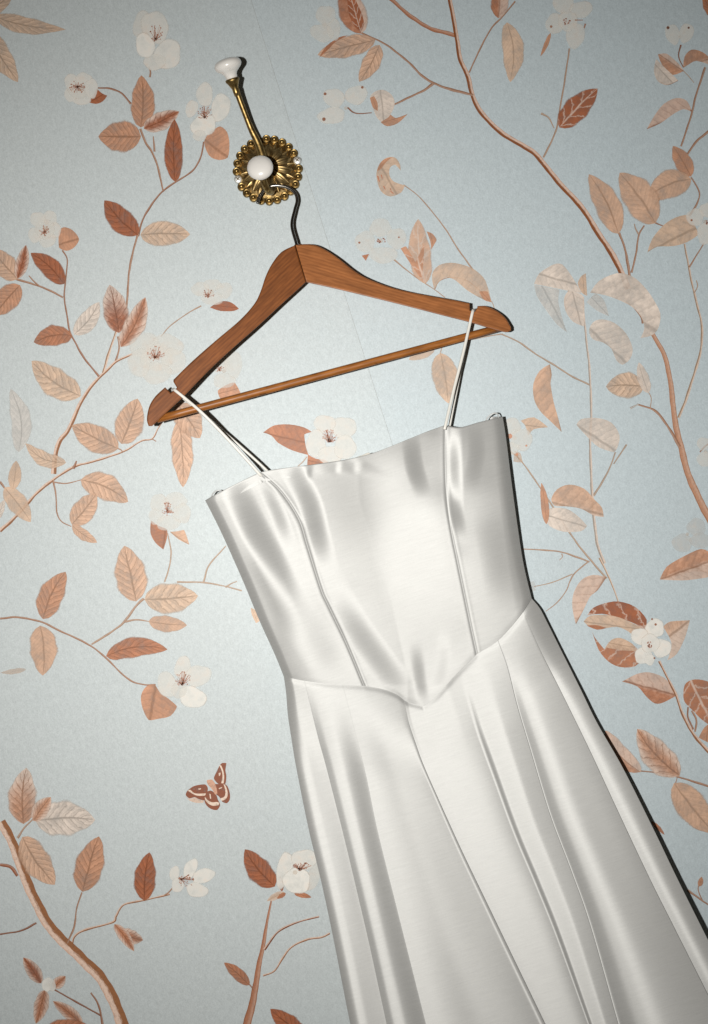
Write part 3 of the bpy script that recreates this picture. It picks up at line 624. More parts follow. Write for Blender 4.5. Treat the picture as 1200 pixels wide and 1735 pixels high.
curl([(1124, 1062), (1136, 1053), (1169, 1051), (1161, 1080), (1147, 1108), (1131, 1119), (1138, 1090)], 'lm', 'poly_half', (1126, 1085, 1168, 1052))
hb = flower(1103, 1090, [(1110, 1064, 17, 17, 0, .95), (1084, 1078, 16, 15, 0, .92), (1121, 1098, 18, 17, 0, .95), (1090, 1111, 16, 15, 0, .92), (1101, 1118, 9, 10, 0, .9), (1102, 1090, 17, 17, 0, .9)], None, 4); eye(hb, 1101, 1090, 5, 8); strokes(hb, 'petal_notch', [], [(1111, 1058, 2.2), (1105, 1049, 1.8), (1109, 1115, 1.8)], lin(150, 96, 70), .85)
flower(1165, 905, [(1180, 893, 17, 16, 0), (1156, 920, 18, 17, 0), (1186, 916, 18, 14, 0)], None, 3, .40, lin(206, 208, 206)); curl([(1118, 982), (1130, 960), (1160, 942), (1188, 930), (1206, 940), (1206, 976), (1165, 983), (1140, 983)], 'm', 'poly_half', (1118, 982, 1206, 950)); curl([(1119, 982), (1135, 970), (1165, 959), (1206, 958), (1206, 972), (1175, 968), (1145, 977)], 'd', 'poly_white', (1118, 983, 1206, 964))
branch([(1117, 1120), (1130, 1146), (1145, 1176), (1155, 1205), (1170, 1236), (1190, 1262), (1210, 1284)], 4, 7, 'm', 'branch'); curl([(1054, 1155), (1079, 1142), (1100, 1139), (1125, 1148), (1140, 1165), (1147, 1178), (1125, 1190), (1110, 1192), (1095, 1180), (1080, 1163)], 'dm', 'poly_half', (1147, 1178, 1055, 1153))
curl([(1158, 1182), (1160, 1161), (1172, 1152), (1190, 1152), (1208, 1160), (1208, 1232), (1190, 1220), (1175, 1205), (1162, 1192)], 'dm', 'poly_white', (1170, 1153, 1208, 1228)); branch([(1166, 1198), (1166, 1215), (1175, 1236)], 3, 4, 'dm'); branch([(1172, 1204), (1180, 1220), (1178, 1240)], 3, 4, 'm'); curl([(1184, 1250), (1194, 1232), (1208, 1223), (1208, 1262)], 'm')
# ---- right lower
leaf(1086, 1308, 1030, 1235, 38, 'm', -.12, 'leaf_half'); leaf(1152, 1314, 1076, 1239, 54, 'm', -.04, 'leaf_rim'); branch([(1084, 1306), (1120, 1310), (1155, 1318), (1206, 1334)], 2.5, 4.5, 'm'); leaf(1142, 1327, 1208, 1416, 56, 'lm', .0, 'leaf_faint'); branch([(1144, 1330), (1148, 1316), (1150, 1312)], 1.6, 1.6, 'm'); branch([(1143, 1330), (1150, 1370), (1185, 1405)], 2.2, 1.2, 'dm'); leaf(1104, 1392, 1127, 1413, 8, 'dm')
branch([(1165, 1508), (1190, 1526), (1206, 1536)], 4, 3, 'm'); branch([(1190, 1526), (1183, 1506), (1188, 1492)], 2.5, 2, 'm'); leaf(1185, 1502, 1190, 1486, 10, 'm')
# ---- behind hanger and dress neckline
flower(380, 628, [(372, 612, 18, 20, 0), (396, 618, 16, 24, 0), (380, 645, 20, 14, 0)], (372, 625, 9, 6, 18, 0, 0), 4, .4); curl([(369, 662), (384, 652), (397, 648), (403, 656), (408, 667), (396, 672), (374, 676)], 'm')
branch([(318, 662), (332, 650), (346, 640)], 1.6, 1.6, 'l'); leaf(746, 598, 756, 684, 48, 'l', -.04, 'leaf_faint'); leaf(737, 591, 692, 607, 20, 'l', 0, 'leaf_faint', op=.6); branch([(850, 566), (815, 572), (765, 583), (738, 592)], 2.5, 2, 'l', 'twig', .75); branch([(750, 585), (748, 592), (746, 600)], 1.6, 1.6, 'l')
curl([(446, 733), (464, 721), (490, 719), (515, 724), (529, 732), (516, 736), (518, 755), (523, 771), (495, 763), (471, 750), (460, 738)], 'dm', 'poly', (526, 752, 446, 733)); curl([(522, 770), (535, 777), (552, 780), (562, 789), (540, 796), (521, 792)], 'dm')
flower(555, 742, [(536, 752, 18, 26, 0), (560, 772, 22, 18, 0), (585, 758, 20, 22, 0), (582, 725, 24, 20, 0), (550, 718, 20, 16, 0)], (558, 748, 13, 12, 46, 0, -9), 5, .5)
branch([(505, 790), (514, 782), (520, 774)], 2, 2, 'l')

# ------------------------------------------------------------------ generic solids
def loft(name, path, radii, mat, parent, seg=16, caps=True, squash=None):
    """round bar along 3D points"""
    P = [Vector(p) for p in path]; V = []; F = []; n = len(P); up = None
    for i, p in enumerate(P):
        t = (P[min(i + 1, n - 1)] - P[max(i - 1, 0)]).normalized()
        if up is None:
            up = t.orthogonal().normalized()
        up = (up - t * up.dot(t)).normalized(); sd = t.cross(up)
        r = radii[i] if hasattr(radii, '__len__') else radii
        for k in range(seg):
            a = 2 * math.pi * k / seg
            V.append(p + up * (r * math.cos(a)) + sd * (r * math.sin(a)))
    for i in range(n - 1):
        for k in range(seg):
            F.append((i * seg + k, i * seg + (k + 1) % seg, (i + 1) * seg + (k + 1) % seg, (i + 1) * seg + k))
    if caps:
        F.append(tuple(range(seg - 1, -1, -1))); F.append(tuple(range((n - 1) * seg, n * seg)))
    L = [0.0]
    for i in range(1, n): L.append(L[-1] + (P[i] - P[i - 1]).length)
    UV = [(L[i] / .1, k / seg * .3) for i in range(n) for k in range(seg)]
    return mesh_obj(name, V, F, mat, parent, UV, smooth=True)

def lathe(name, origin, axis, prof, mat, parent, seg=40):
    """prof = [(r, z)] along axis"""
    axis = Vector(axis).normalized(); u = axis.orthogonal().normalized(); v = axis.cross(u); o = Vector(origin)
    V = []; F = []
    for r, z in prof:
        for k in range(seg):
            a = 2 * math.pi * k / seg; V.append(o + axis * z + u * (max(r, 1e-5) * math.cos(a)) + v * (max(r, 1e-5) * math.sin(a)))
    for i in range(len(prof) - 1):
        for k in range(seg):
            F.append((i * seg + k, i * seg + (k + 1) % seg, (i + 1) * seg + (k + 1) % seg, (i + 1) * seg + k))
    F.append(tuple(range(seg - 1, -1, -1))); F.append(tuple(range((len(prof) - 1) * seg, len(prof) * seg)))
    return mesh_obj(name, V, F, mat, parent, None, True, origin=o)

def empty(name, loc, label, cat):
    o = bpy.data.objects.new(name, None); COL.objects.link(o); o.location = loc; o.empty_display_size = .02
    o['label'] = label; o['category'] = cat
    return o

# ------------------------------------------------------------------ coat hook
pc = at(454, 289, 0.003)
hook = empty('coat_hook', pc, 'brass coat hook with two white porcelain knobs on a round beaded rosette', 'coat hook')
OUT = Vector((0, -1, 0)); UP = Vector((0, 0, 1)); RT = Vector((1, 0, 0))
plate = lathe('backplate', pc, OUT, [(.0005, -.003), (.034, -.003), (.0345, .000), (.033, .0025), (.027, .003), (.024, .006), (.018, .009), (.012, .0105), (.0003, .011)], M['brass'], hook, 48)
def petal_mesh(parent, ang, r0, r1, wd, z0, z1, lift, name='petal'):
    V = []; F = []; nu, nv = 12, 12
    d = RT * math.cos(ang) + UP * math.sin(ang); s = RT * -math.sin(ang) + UP * math.cos(ang)
    for i in range(nu + 1):
        u = i / nu; hw = wd / 2 * max(.06, (math.sin(math.pi * (u * .86 + .1))) ** .8)
        r = r0 + (r1 - r0) * u; z = z0 + (z1 - z0) * u + lift * math.sin(math.pi * u)
        for j in range(nv + 1):
            t = j / nv * 2 - 1
            V.append(pc + d * r + s * hw * t + OUT * (z + .0046 * (1 - abs(t)) - .0030 * math.exp(-(t / .12) ** 2)))
    W = nv + 1
    for i in range(nu):
        for j in range(nv): F.append((i * W + j, (i + 1) * W + j, (i + 1) * W + j + 1, i * W + j + 1))
    return mesh_obj(name, V, F, M['brass'], parent, None, True)
for k in range(12):
    a = 2 * math.pi * (k + .3) / 12
    petal_mesh(hook, a, .009, .0300, .0132, .0100, .0040, .0022)
for k in range(12):
    a = 2 * math.pi * (k + .8) / 12
    petal_mesh(hook, a, .019, .0315, .0085, .0045, .0028, .0006, 'sepal')
bead_prof = [(.0048, -.001), (.0049, .002), (.0042, .0040), (.0034, .0036), (.0028, .0030), (.0026, .0034), (.0020, .0050), (.0010, .0057), (.0001, .0058)]
bead_me = None
for k in range(24):
    a = math.radians(0 + 15 * k); c = pc + (RT * math.cos(a) + UP * math.sin(a)) * .0362
    if k in (0, 12):
        sc = lathe('screw', c, OUT, [(.0047, -.001), (.0047, .0022), (.0040, .0032), (.0020, .0038), (.0001, .0039)], M['screw'], hook, 24)
        q = RT * math.cos(.6) + UP * math.sin(.6); q2 = q.cross(OUT)
        for d1, d2 in ((q, q2), (q2, q)):
            vv = [c + OUT * .0040 + d1 * (s1 * .0026) + d2 * (s2 * .0005) for s1, s2 in ((-1, -1), (1, -1), (1, 1), (-1, 1))]
            mesh_obj('slot', vv, [(0, 1, 2, 3)], M['brass_dark'], sc)
        continue
    if bead_me is None:
        b0 = lathe('bead', c, OUT, bead_prof, M['brass_dark'], hook, 20); bead_me = b0.data
    else:
        b = bpy.data.objects.new('bead', bead_me); COL.objects.link(b); b.location = c; set_parent(b, hook)

def path3(pts, n=8):
    """pts = (px, py, h) photograph pixel with distance off the wall"""
    return [at(q[0], q[1], q[2]) for q in catmull(pts, n)]
up_path = path3([(452, 288, .010), (446, 268, .019), (438, 244, .028), (425, 217, .037), (412, 184, .047), (404.5, 164, .053), (400, 150, .057)], 6)
n = len(up_path); rr = [.0062 - .0030 * min(1, i / (n * .55)) + .0004 * max(0, (i / n - .7)) for i in range(n)]
arm = loft('upper_arm', up_path, rr, M['brass_dark'], hook, 18)
kb = at(398.5, 150, .0575); kaxis = (up_path[-1] - up_path[-4]).normalized() * .8 + UP * .5 + OUT * .10
lathe('collar', kb, kaxis, [(.0030, -.008), (.0034, -.004), (.0036, 0), (.0050, .003), (.0068, .0065), (.0080, .0082), (.0080, .0100), (.0066, .0108), (.001, .011)], M['brass_dark'], hook, 32)
lathe('knob', kb, kaxis, [(.0002, .0095), (.0062, .0100), (.0066, .0120), (.0068, .0140), (.0078, .0162), (.0105, .0185), (.0140, .0212), (.0155, .0238), (.0152, .0266), (.0134, .0292), (.0100, .0310), (.0050, .0321), (.0002, .0324)], M['porcelain'], hook, 48)
lo_path = path3([(455, 292, .010), (459, 305, .016), (461, 318, .026), (459, 325, .035), (454, 322, .044), (449, 312, .051), (445, 301, .056)], 6)
n = len(lo_path); loft('lower_arm', lo_path, [.0060 - .0022 * min(1, i / (n * .5)) for i in range(n)], M['brass_dark'], hook, 18)
kl = at(445.5, 302, .055); lax = OUT * 1.0 + UP * .25 + RT * .02
lathe('collar', kl, lax, [(.0030, -.004), (.0036, 0), (.0055, .003), (.0072, .006), (.0072, .0075), (.001, .008)], M['brass_dark'], hook, 32)
lathe('knob', kl, lax, [(.0002, .0065), (.0064, .0070), (.0070, .0095), (.0074, .0120), (.0100, .0150), (.0132, .0175), (.0144, .0200), (.0141, .0226), (.0122, .0250), (.0090, .0268), (.0048, .0279), (.0002, .0282)], M['porcelain'], hook, 48)

# ------------------------------------------------------------------ clothes hanger (leans out from the wall towards its arms)
def hh(px, py):
    x, y = px - 490, py - 325
    return .033 + max(-.004, (x * math.sin(TH) + y * math.cos(TH)) * S * .085) - (x * math.cos(TH) - y * math.sin(TH)) * S * .100
hanger = empty('clothes_hanger', at(510, 440, .05), 'brown wooden clothes hanger with notched shoulders and trouser bar, hung on the brass hook', 'hanger')

def slab(name, outline, th, mat, parent, uvdir, bev=.0015):
    """extruded outline with rounded edges; outline in photograph pixels on the hanger's plane"""
    P = np.array(outline, float); n = len(P)
    A = 0.5 * np.sum(P[:, 0] * np.roll(P[:, 1], -1) - np.roll(P[:, 0], -1) * P[:, 1])
    if A < 0: P = P[::-1]
    T = np.roll(P, -1, 0) - np.roll(P, 1, 0); T /= np.linalg.norm(T, axis=1)[:, None]
    NI = np.stack([-T[:, 1], T[:, 0]], 1)       # inward
    rings = []
    bp = bev / S
    for dz, ins in ((-th / 2, bp), (-th / 2 + bev * .3, bp * .4), (-th / 2 + bev, 0), (th / 2 - bev, 0), (th / 2 - bev * .3, bp * .3), (th / 2, bp)):
        rings.append((P + NI * ins, dz))
    V = []; UV = []; F = []; u0 = np.array(uvdir, float); u0 /= np.linalg.norm(u0); v0 = np.array([-u0[1], u0[0]])
    for q, dz in rings:
        for x in q:
            V.append(at(x[0], x[1], hh(x[0], x[1]) + dz)); UV.append((x @ u0 * S / .1, x @ v0 * S / .1 + dz * 10))
    for r in range(len(rings) - 1):
        for i in range(n):
            j = (i + 1) % n; F.append((r * n + i, r * n + j, (r + 1) * n + j, (r + 1) * n + i))
    F.append(tuple(range(n - 1, -1, -1))); F.append(tuple((len(rings) - 1) * n + i for i in range(n)))
    o = mesh_obj(name, V, F, mat, parent, UV)
    bm = bmesh.new(); bm.from_mesh(o.data); bmesh.ops.recalc_face_normals(bm, faces=bm.faces)
    for f in bm.faces: f.smooth = len(f.verts) == 4
    for e in bm.edges:
        if len(e.link_faces) == 2 and e.calc_face_angle(0) > math.radians(42): e.smooth = False
    bm.to_mesh(o.data); bm.free()
    return o
def dens(pts, n=4): return [tuple(q) for q in catmull(pts, n)]
left = [(500, 415.5), (509, 446), (518.5, 478)] + dens([(518, 479), (477.5, 515.5), (436, 554), (395, 590), (354, 628), (312.5, 671), (285, 697), (258, 722)])[1:] \
    + dens([(252, 722), (249, 710), (253, 689), (263, 672), (280, 656)]) + [(289, 666), (300, 657), (294, 647)] \
    + dens([(294, 643.5), (326, 612), (367, 576), (406, 543), (431, 515), (442, 493), (450, 469), (461, 447), (477, 427), (499, 415.6)])[:-1]
right = [(519.3, 478.3), (510, 447), (500.7, 415.3)] + dens([(501, 415), (519, 413.5), (537, 416), (558, 427), (578, 441), (598, 457), (619, 470), (651, 483), (686, 493), (727, 501), (767, 508), (796, 514)])[1:] \
    + [(796.5, 526), (805, 528), (809, 521)] + dens([(809, 518.5), (822, 518.5), (838, 524.5), (855, 537), (866, 554)]) + dens([(866, 560), (857, 563), (832, 557), (797, 546.5), (744, 533), (686, 518), (627.5, 503.5), (569, 489.5), (520, 478.6)])[:-1]
slab('shoulder', left, .0125, M['wood_l'], hanger, (-.72, .69))
slab('shoulder', right, .0125, M['wood_r'], hanger, (.96, .27))
rodp = [(266, 710.5), (846, 555.5)]
rp = []
for i in range(15):
    t = i / 14; x = rodp[0][0] + (rodp[1][0] - rodp[0][0]) * t; y = rodp[0][1] + (rodp[1][1] - rodp[0][1]) * t
    rp.append(at(x, y, hh(x, y) - .001))
loft('trouser_bar', rp, .0043, M['wood_rod'], hanger, 20)
hk = path3([(504, 425, hh(504, 425)), (502, 412, hh(502, 412)), (494.5, 382, hh(494, 382)), (499.5, 356, .0325), (503.5, 340, .031), (500, 327, .031), (489, 318.5, .031), (473, 314.5, .031), (458, 316, .031), (447, 323, .031), (440, 333, .031), (436.5, 345, .031)], 8)
loft('wire_hook', hk, .0017, M['steel'], hanger, 14)
lathe('ferrule', at(503, 417, hh(503, 417)), UP * 1 + RT * 0, [(.003, -.004), (.003, .0012), (.0022, .002), (.001, .002)], M['steel'], hanger, 18)

# ------------------------------------------------------------------ satin dress
dress = empty('dress', at(620, 780, .05), 'ivory satin dress with thin straps, pointed bodice and pleated skirt on the wooden hanger', 'dress')

def resample(pts, n):
    P = np.array(catmull(pts, 10)); s = np.r_[0, np.cumsum(np.linalg.norm(np.diff(P, axis=0), axis=1))]
    t = np.linspace(0, s[-1], n); return np.stack([np.interp(t, s, P[:, 0]), np.interp(t, s, P[:, 1])], 1)
def resample_y(pts, ys):
    P = np.array(catmull(pts, 10)); return np.stack([np.interp(ys, P[:, 1], P[:, 0]), ys], 1)
def curve_at(pts, ts):
    P = np.array(catmull(pts, 10)); s = np.r_[0, np.cumsum(np.linalg.norm(np.diff(P, axis=0), axis=1))]; s /= s[-1]
    return np.stack([np.interp(ts, s, P[:, 0]), np.interp(ts, s, P[:, 1])], 1)

def smooth01(x):
    x = np.clip(x, 0, 1); return x * x * (3 - 2 * x)
def step_feat(X, Y, pts, wpx, amp, taper=.8):
    """a sloping band (width wpx) along a line: the cloth rises by amp mm from its left to its right side, fading at both ends"""
    wpx = wpx * 1.2
    P = np.array(catmull(pts, 6)); best = np.full(X.shape, 1e9); sd = np.zeros(X.shape); tt = np.zeros(X.shape)
    seg = np.r_[0, np.cumsum(np.linalg.norm(np.diff(P, axis=0), axis=1))]; L = seg[-1]
    for i in range(len(P) - 1):
        a, b = P[i], P[i + 1]; d = b - a; l = np.linalg.norm(d) + 1e-9; d = d / l
        raw = (X - a[0]) * d[0] + (Y - a[1]) * d[1]
        lo = -1e9 if i == 0 else 0; hi = 1e9 if i == len(P) - 2 else l
        t = np.clip(raw, lo, hi); px, py = a[0] + d[0] * t, a[1] + d[1] * t
        dist = np.hypot(X - px, Y - py); side = -((X - a[0]) * -d[1] + (Y - a[1]) * d[0])
        m = dist < best
        best = np.where(m, dist, best); sd = np.where(m, np.sign(side) * dist, sd); tt = np.where(m, seg[i] + t, tt)
    u = tt / L
    fade = smooth01((u + taper * .5) / taper) * smooth01((1 + taper * .5 - u) / taper)
    st = smooth01(sd / wpx + .5) - .5
    loc = np.exp(-(sd / (wpx * 1.9)) ** 2)
    return .82 * amp * st * fade * loc

# bodice feature bands: (line from top to bottom, width px, rise in mm)
FEAT = [
 ([(400, 832), (428, 890), (458, 945), (490, 1010)], 46, -9.5),
 ([(448, 822), (470, 868), (486, 910)], 26, 4.0),
 ([(497, 800), (524, 850), (537, 900), (546, 934)], 38, 9.0),
 ([(697, 752), (702, 790), (712, 822)], 28, -5.0),
 ([(765, 835), (770, 865), (776, 895)], 26, -4.0),
 ([(769, 730), (770, 790), (772, 852)], 26, 5.0),
 ([(806, 735), (808, 770), (800, 810)], 26, -3.0),
 ([(862, 725), (872, 810), (886, 920), (898, 1000)], 50, -14.0),
 ([(580, 1022), (602, 1060), (645, 1120), (684, 1172)], 46, 7.0),
 ([(676, 790), (690, 880), (716, 1000)], 120, 7.0),
 ([(836, 880), (846, 940), (856, 1000)], 60, -4.0),
 ([(706, 1108), (711, 1146), (716, 1184)], 22, -2.6),
 ([(752, 1085), (752, 1120), (742, 1160)], 22, 1.2),
 ([(512, 1060), (540, 1100), (562, 1140)], 60, -4.0),
 ([(440, 950), (470, 1010), (490, 1060)], 40, 3.5),
 ([(610, 783), (606, 792), (604, 800)], 14, 1.2), ([(527, 790), (524, 800), (524, 810)], 10, -1.2), ([(577, 783), (574, 792), (573, 800)], 10, 1.2),
]
EL = [(348, 848), (375, 902), (410, 980), (440, 1052), (465, 1107), (481, 1146)]
ER = [(852, 706), (858, 745), (868, 825), (881, 918), (889, 964), (901, 1014)]
SL = [(440, 800.5), (475, 832), (506, 879), (521, 925), (544, 998), (557, 1027), (587, 1090), (617, 1162)]
SR = [(754, 720.5), (754, 783), (756.5, 840), (763, 890), (776, 955), (796, 1052), (808, 1108)]
T1 = [(348, 848), (365, 838), (400, 820), (440, 800.5)]
T2 = [(440, 800.5), (462, 796), (500, 791), (560, 783), (600, 776), (640, 765), (690, 745), (722, 732), (754, 720.5)]
T3 = [(754, 720.5), (780, 724), (810, 716), (835, 710), (852, 706)]
B1 = [(481, 1146), (513, 1153), (560, 1159), (617, 1162)]
B2a = [(617, 1162), (650, 1168), (673, 1177), (690, 1189), (717, 1197)]
B2b = [(717, 1197), (740, 1180), (770, 1146), (797, 1119), (808, 1108)]
B3 = [(808, 1108), (845, 1084), (880, 1045), (901, 1014)]

def base_h(X, Y):
    """overall roundness of the body of the dress (mm off the wall)"""
    xl = np.interp(Y, [p[1] for p in EL], [p[0] for p in EL]); xr = np.interp(Y, [p[1] for p in ER], [p[0] for p in ER])
    u = np.clip((X - xl) / (xr - xl), 0, 1); c = 2 * u - 1
    yv = np.clip((Y - 740) / 420, 0, 1)
    xm = (X - 600) * .69; bowl = .85 * (xm + 60) ** 2 / 2280.0 - .125 * xm
    return 46 + bowl + 14 * (1 - 2 * yv) * (1 - .75 * np.clip(c, 0, 1)) - np.where(c < 0, 12, 5) * np.abs(c) ** 3.2 - 6 * np.clip((np.abs(c) - .93) / .07, 0, 1) ** 2

def warp_cols(n, e=.5):
    t = np.linspace(0, 1, n); return t + e * (np.sin(2 * np.pi * t) / (2 * np.pi)) * -1
def bodice_panel(name, Lc, Rc, topc, botc, n=110, m=120):
    ts = warp_cols(n, .75); vs_ = np.linspace(0, 1, m)
    L = curve_at(Lc, vs_); Rr = curve_at(Rc, vs_); tp = curve_at(topc, ts)
    if isinstance(botc, tuple):
        a, b = botc; k = .52
        bt = np.where((ts < k)[:, None], curve_at(a, np.clip(ts / k, 0, 1)), curve_at(b, np.clip((ts - k) / (1 - k), 0, 1)))
    else: bt = curve_at(botc, ts)
    tg, vg = np.meshgrid(ts, vs_)
    lin_ = (1 - tg)[..., None] * L[:, None] + tg[..., None] * Rr[:, None]
    t0 = tp - ((1 - ts)[:, None] * L[0] + ts[:, None] * Rr[0]); b0 = bt - ((1 - ts)[:, None] * L[-1] + ts[:, None] * Rr[-1])
    P = lin_ + ((1 - vg) ** 2)[..., None] * t0[None] + (vg ** 2)[..., None] * b0[None]
    X, Y = P[..., 0], P[..., 1]; H = base_h(X, Y)
    for pts, wp, am in FEAT: H = H + step_feat(X, Y, pts, wp, am)
    wd = np.linalg.norm(Rr - L, axis=1)[:, None]
    dl, dr = tg * wd, (1 - tg) * wd
    return X, Y, H, dl, dr, tg, vg
def seam_relief(H, d, depth=1.3, ridge=.7, off=5.5):
    return H - .38 * depth * np.exp(-(d / 2.0) ** 2) + .12 * ridge * np.exp(-((d - off) / 2.8) ** 2)
def grid_obj(name, X, Y, H, mat, parent, uvs=None):
    m, n = X.shape; V = at_np(X, Y, H / 1000.0).reshape(-1, 3)
    idx = np.arange(m * n).reshape(m, n)
    F = np.stack([idx[:-1, :-1], idx[1:, :-1], idx[1:, 1:], idx[:-1, 1:]], -1).reshape(-1, 4).tolist()
    if uvs is None:
        c, s = math.cos(TH), math.sin(TH)
        uvs = np.stack([((X * c - Y * s) * S / .1), ((X * s + Y * c) * S / .1)], -1)
    return mesh_obj(name, V, F, mat, parent, uvs.reshape(-1, 2), True)
def pucker(H, s, dist, amp, reach, seed):
    q = np.random.RandomState(seed); n = sum(q.uniform(.4, 1) * np.sin(s / q.uniform(5, 17) + q.uniform(0, 6)) for _ in range(7)) / 3.0
    env = np.clip(.35 + .8 * np.sin(s / 61.0 + seed), 0, 1)
    return H + amp * n * env * np.exp(-(dist / reach) ** 2)
def hem_rows(X, Y, H, depth=1.6, drop=16):
    """fold the top edge over to the inside"""
    sh = .52 - .42 * np.clip((X[:1] - 348) / 504, 0, 1)
    X2 = np.vstack([X[:1] + drop * sh, X[:1] + 1.2 * sh, X[:1], X]); Y2 = np.vstack([Y[:1] + drop, Y[:1] + 1.2, Y[:1] - .0, Y]); H2 = np.vstack([H[:1] - depth - .6, H[:1] - depth, H[:1] - depth * .45, H])
    Y2[3] += .6; Y2[2] -= .2
    return X2, Y2, H2
def side_return(X, Y, H, side, low=9.0, k=9):
    """carry the outer edge round to the back"""
    e = 0 if side == 'L' else -1; xs, ys, hs = [], [], []
    for i in range(1, k + 1):
        a = i / k; inn = 22 * (1 - math.cos(a * math.pi / 2)) * (1 if side == 'L' else -1)
        xs.append(X[:, e] + inn); ys.append(Y[:, e]); hs.append(H[:, e] + (low - H[:, e]) * math.sin(a * math.pi / 2))
    if side == 'L': return [np.column_stack(q[::-1] + [o]) for q, o in ((xs, X), (ys, Y), (hs, H))]
    return [np.column_stack([o] + q) for q, o in ((xs, X), (ys, Y), (hs, H))]

# side panel at the picture's left
X, Y, H, dl, dr, tg, vg = bodice_panel('p', EL, SL, T1, B1)
H = seam_relief(H, dr, 1.3, .9, 6); H -= .35 * np.exp(-((1 - vg) * 330 / 4) ** 2)
H = pucker(H, X, vg * 330, .22, 12, 1); H = pucker(H, X, (1 - vg) * 330, .25, 9, 2); H = pucker(H, Y, dr, .20, 16, 3)
X, Y, H = side_return(X, Y, H, 'L'); X, Y, H = hem_rows(X, Y, H)
grid_obj('bodice_side_panel', X, Y, H, M['satin'], dress)
X, Y, H, dl, dr, tg, vg = bodice_panel('p', SL, SR, T2, (B2a, B2b), 190, 160)
H = seam_relief(H, dl, 1.3, 1.0, 5); H = seam_relief(H, dr, 1.1, .3, 5); H -= .35 * np.exp(-((1 - vg) * 380 / 4) ** 2)
H = pucker(H, X, vg * 400, .45, 15, 7); H = pucker(H, X, (1 - vg) * 400, .35, 9, 8); H = pucker(H, Y, dl, .2, 14, 9); H = pucker(H, Y, dr, .2, 14, 10)
X, Y, H = hem_rows(X, Y, H)
grid_obj('bodice_front_panel', X, Y, H, M['satin'], dress)
X, Y, H, dl, dr, tg, vg = bodice_panel('p', SR, ER, T3, B3)
H = seam_relief(H, dl, 1.1, .8, 6); H -= .35 * np.exp(-((1 - vg) * 330 / 4) ** 2)
H = pucker(H, X, vg * 330, .3, 12, 4); H = pucker(H, X, (1 - vg) * 330, .3, 9, 5); H = pucker(H, Y, dl, .3, 16, 6)
X, Y, H = side_return(X, Y, H, 'R'); X, Y, H = hem_rows(X, Y, H)
grid_obj('bodice_side_panel', X, Y, H, M['satin'], dress)

# skirt panels between the pleats
YB = 1960.0
K0 = [(481, 1146), (485, 1175), (488, 1212), (495, 1258), (502, 1300), (523, 1404), (545, 1496), (564, 1585), (589, 1712), (600, 1765), (640, YB)]
K1 = [(516, 1153.5), (530, 1212), (541, 1256), (554, 1303), (583, 1417), (608, 1522), (627, 1604), (653, 1724), (704, YB)]
K2 = [(581, 1161), (600, 1233), (620, 1312), (640, 1408), (672, 1537), (719, 1724), (778, YB)]
K3 = [(685, 1186), (692, 1222), (705, 1262), (719, 1300), (754, 1379), (786, 1449), (827, 1534), (866, 1615), (923, 1733), (1032, YB)]
K4 = [(844, 1085), (860, 1130), (877, 1197), (900, 1274), (932, 1380), (967, 1473), (1000, 1567), (1047, 1733), (1112, YB)]
K5 = [(887, 1036), (913, 1097), (953, 1177), (1000, 1273), (1043, 1366), (1100, 1487), (1140, 1567), (1212, 1710), (1338, YB)]
K6 = [(901, 1014), (915, 1031), (928, 1056), (955, 1110), (985, 1170), (1012, 1225), (1056, 1302), (1110, 1410), (1147, 1487), (1200, 1593), (1275, 1740), (1388, YB)]
WAIST = np.vstack([np.array(catmull(b, 10)) for b in (B1, B2a, B2b, B3)])
def waist_between(x0, x1, ts):
    xs = x0 + (x1 - x0) * ts; o = np.argsort(WAIST[:, 0]); return np.stack([xs, np.interp(xs, WAIST[o, 0], WAIST[o, 1])], 1)
def pchip(xk, yk, x):
    xk = np.array(xk, float); yk = np.array(yk, float); h = np.diff(xk); d = np.diff(yk) / h
    m = np.zeros(len(xk)); m[0], m[-1] = d[0], d[-1]
    for i in range(1, len(xk) - 1):
        if d[i - 1] * d[i] > 0:
            w1, w2 = 2 * h[i] + h[i - 1], h[i] + 2 * h[i - 1]; m[i] = (w1 + w2) / (w1 / d[i - 1] + w2 / d[i])
    k = np.clip(np.searchsorted(xk, x) - 1, 0, len(xk) - 2); t = (x - xk[k]) / h[k]
    return (2 * t ** 3 - 3 * t ** 2 + 1) * yk[k] + (t ** 3 - 2 * t ** 2 + t) * h[k] * m[k] + (-2 * t ** 3 + 3 * t ** 2) * yk[k + 1] + (t ** 3 - t ** 2) * h[k] * m[k + 1]

# cross-slope of the cloth relative to squarely facing the lens (0 = square on), from the left to the right edge of each pleat
TAU = [
 [(0, .9), (.07, .55), (.18, .22), (.30, .02), (.42, -.02), (.52, -.08), (.9, -.10), (1, -.08)],
 [(0, .30), (.10, .26), (.22, .05), (.34, 0), (.42, -.04), (.55, -.18), (.78, -.28), (.93, -.24), (1, -.16)],
 [(0, 0), (.10, .01), (.22, .05), (.36, .08), (.50, .06), (.62, .07), (.80, .09), (.94, .11), (.98, -.2), (1, -.4)],
 [(0, .03), (.15, 0), (.38, .02), (.5, .08), (.585, .14), (.597, -.9), (.613, -.9), (.625, 0), (.70, .02), (.79, .0), (.84, -.16), (.95, -.2), (1, -.22)],
 [(0, -.1), (.04, .24), (.11, .20), (.2, .05), (.28, 0), (.36, -.08), (.5, -.18), (.8, -.23), (1, -.28)],
 [(0, .02), (.18, .0), (.36, -.10), (.65, -.26), (1, -.36)],
]
DROP = [0, 0, 0, 3.0, 2.5, 3.5]
KK = [K0, K1, K2, K3, K4, K5, K6]
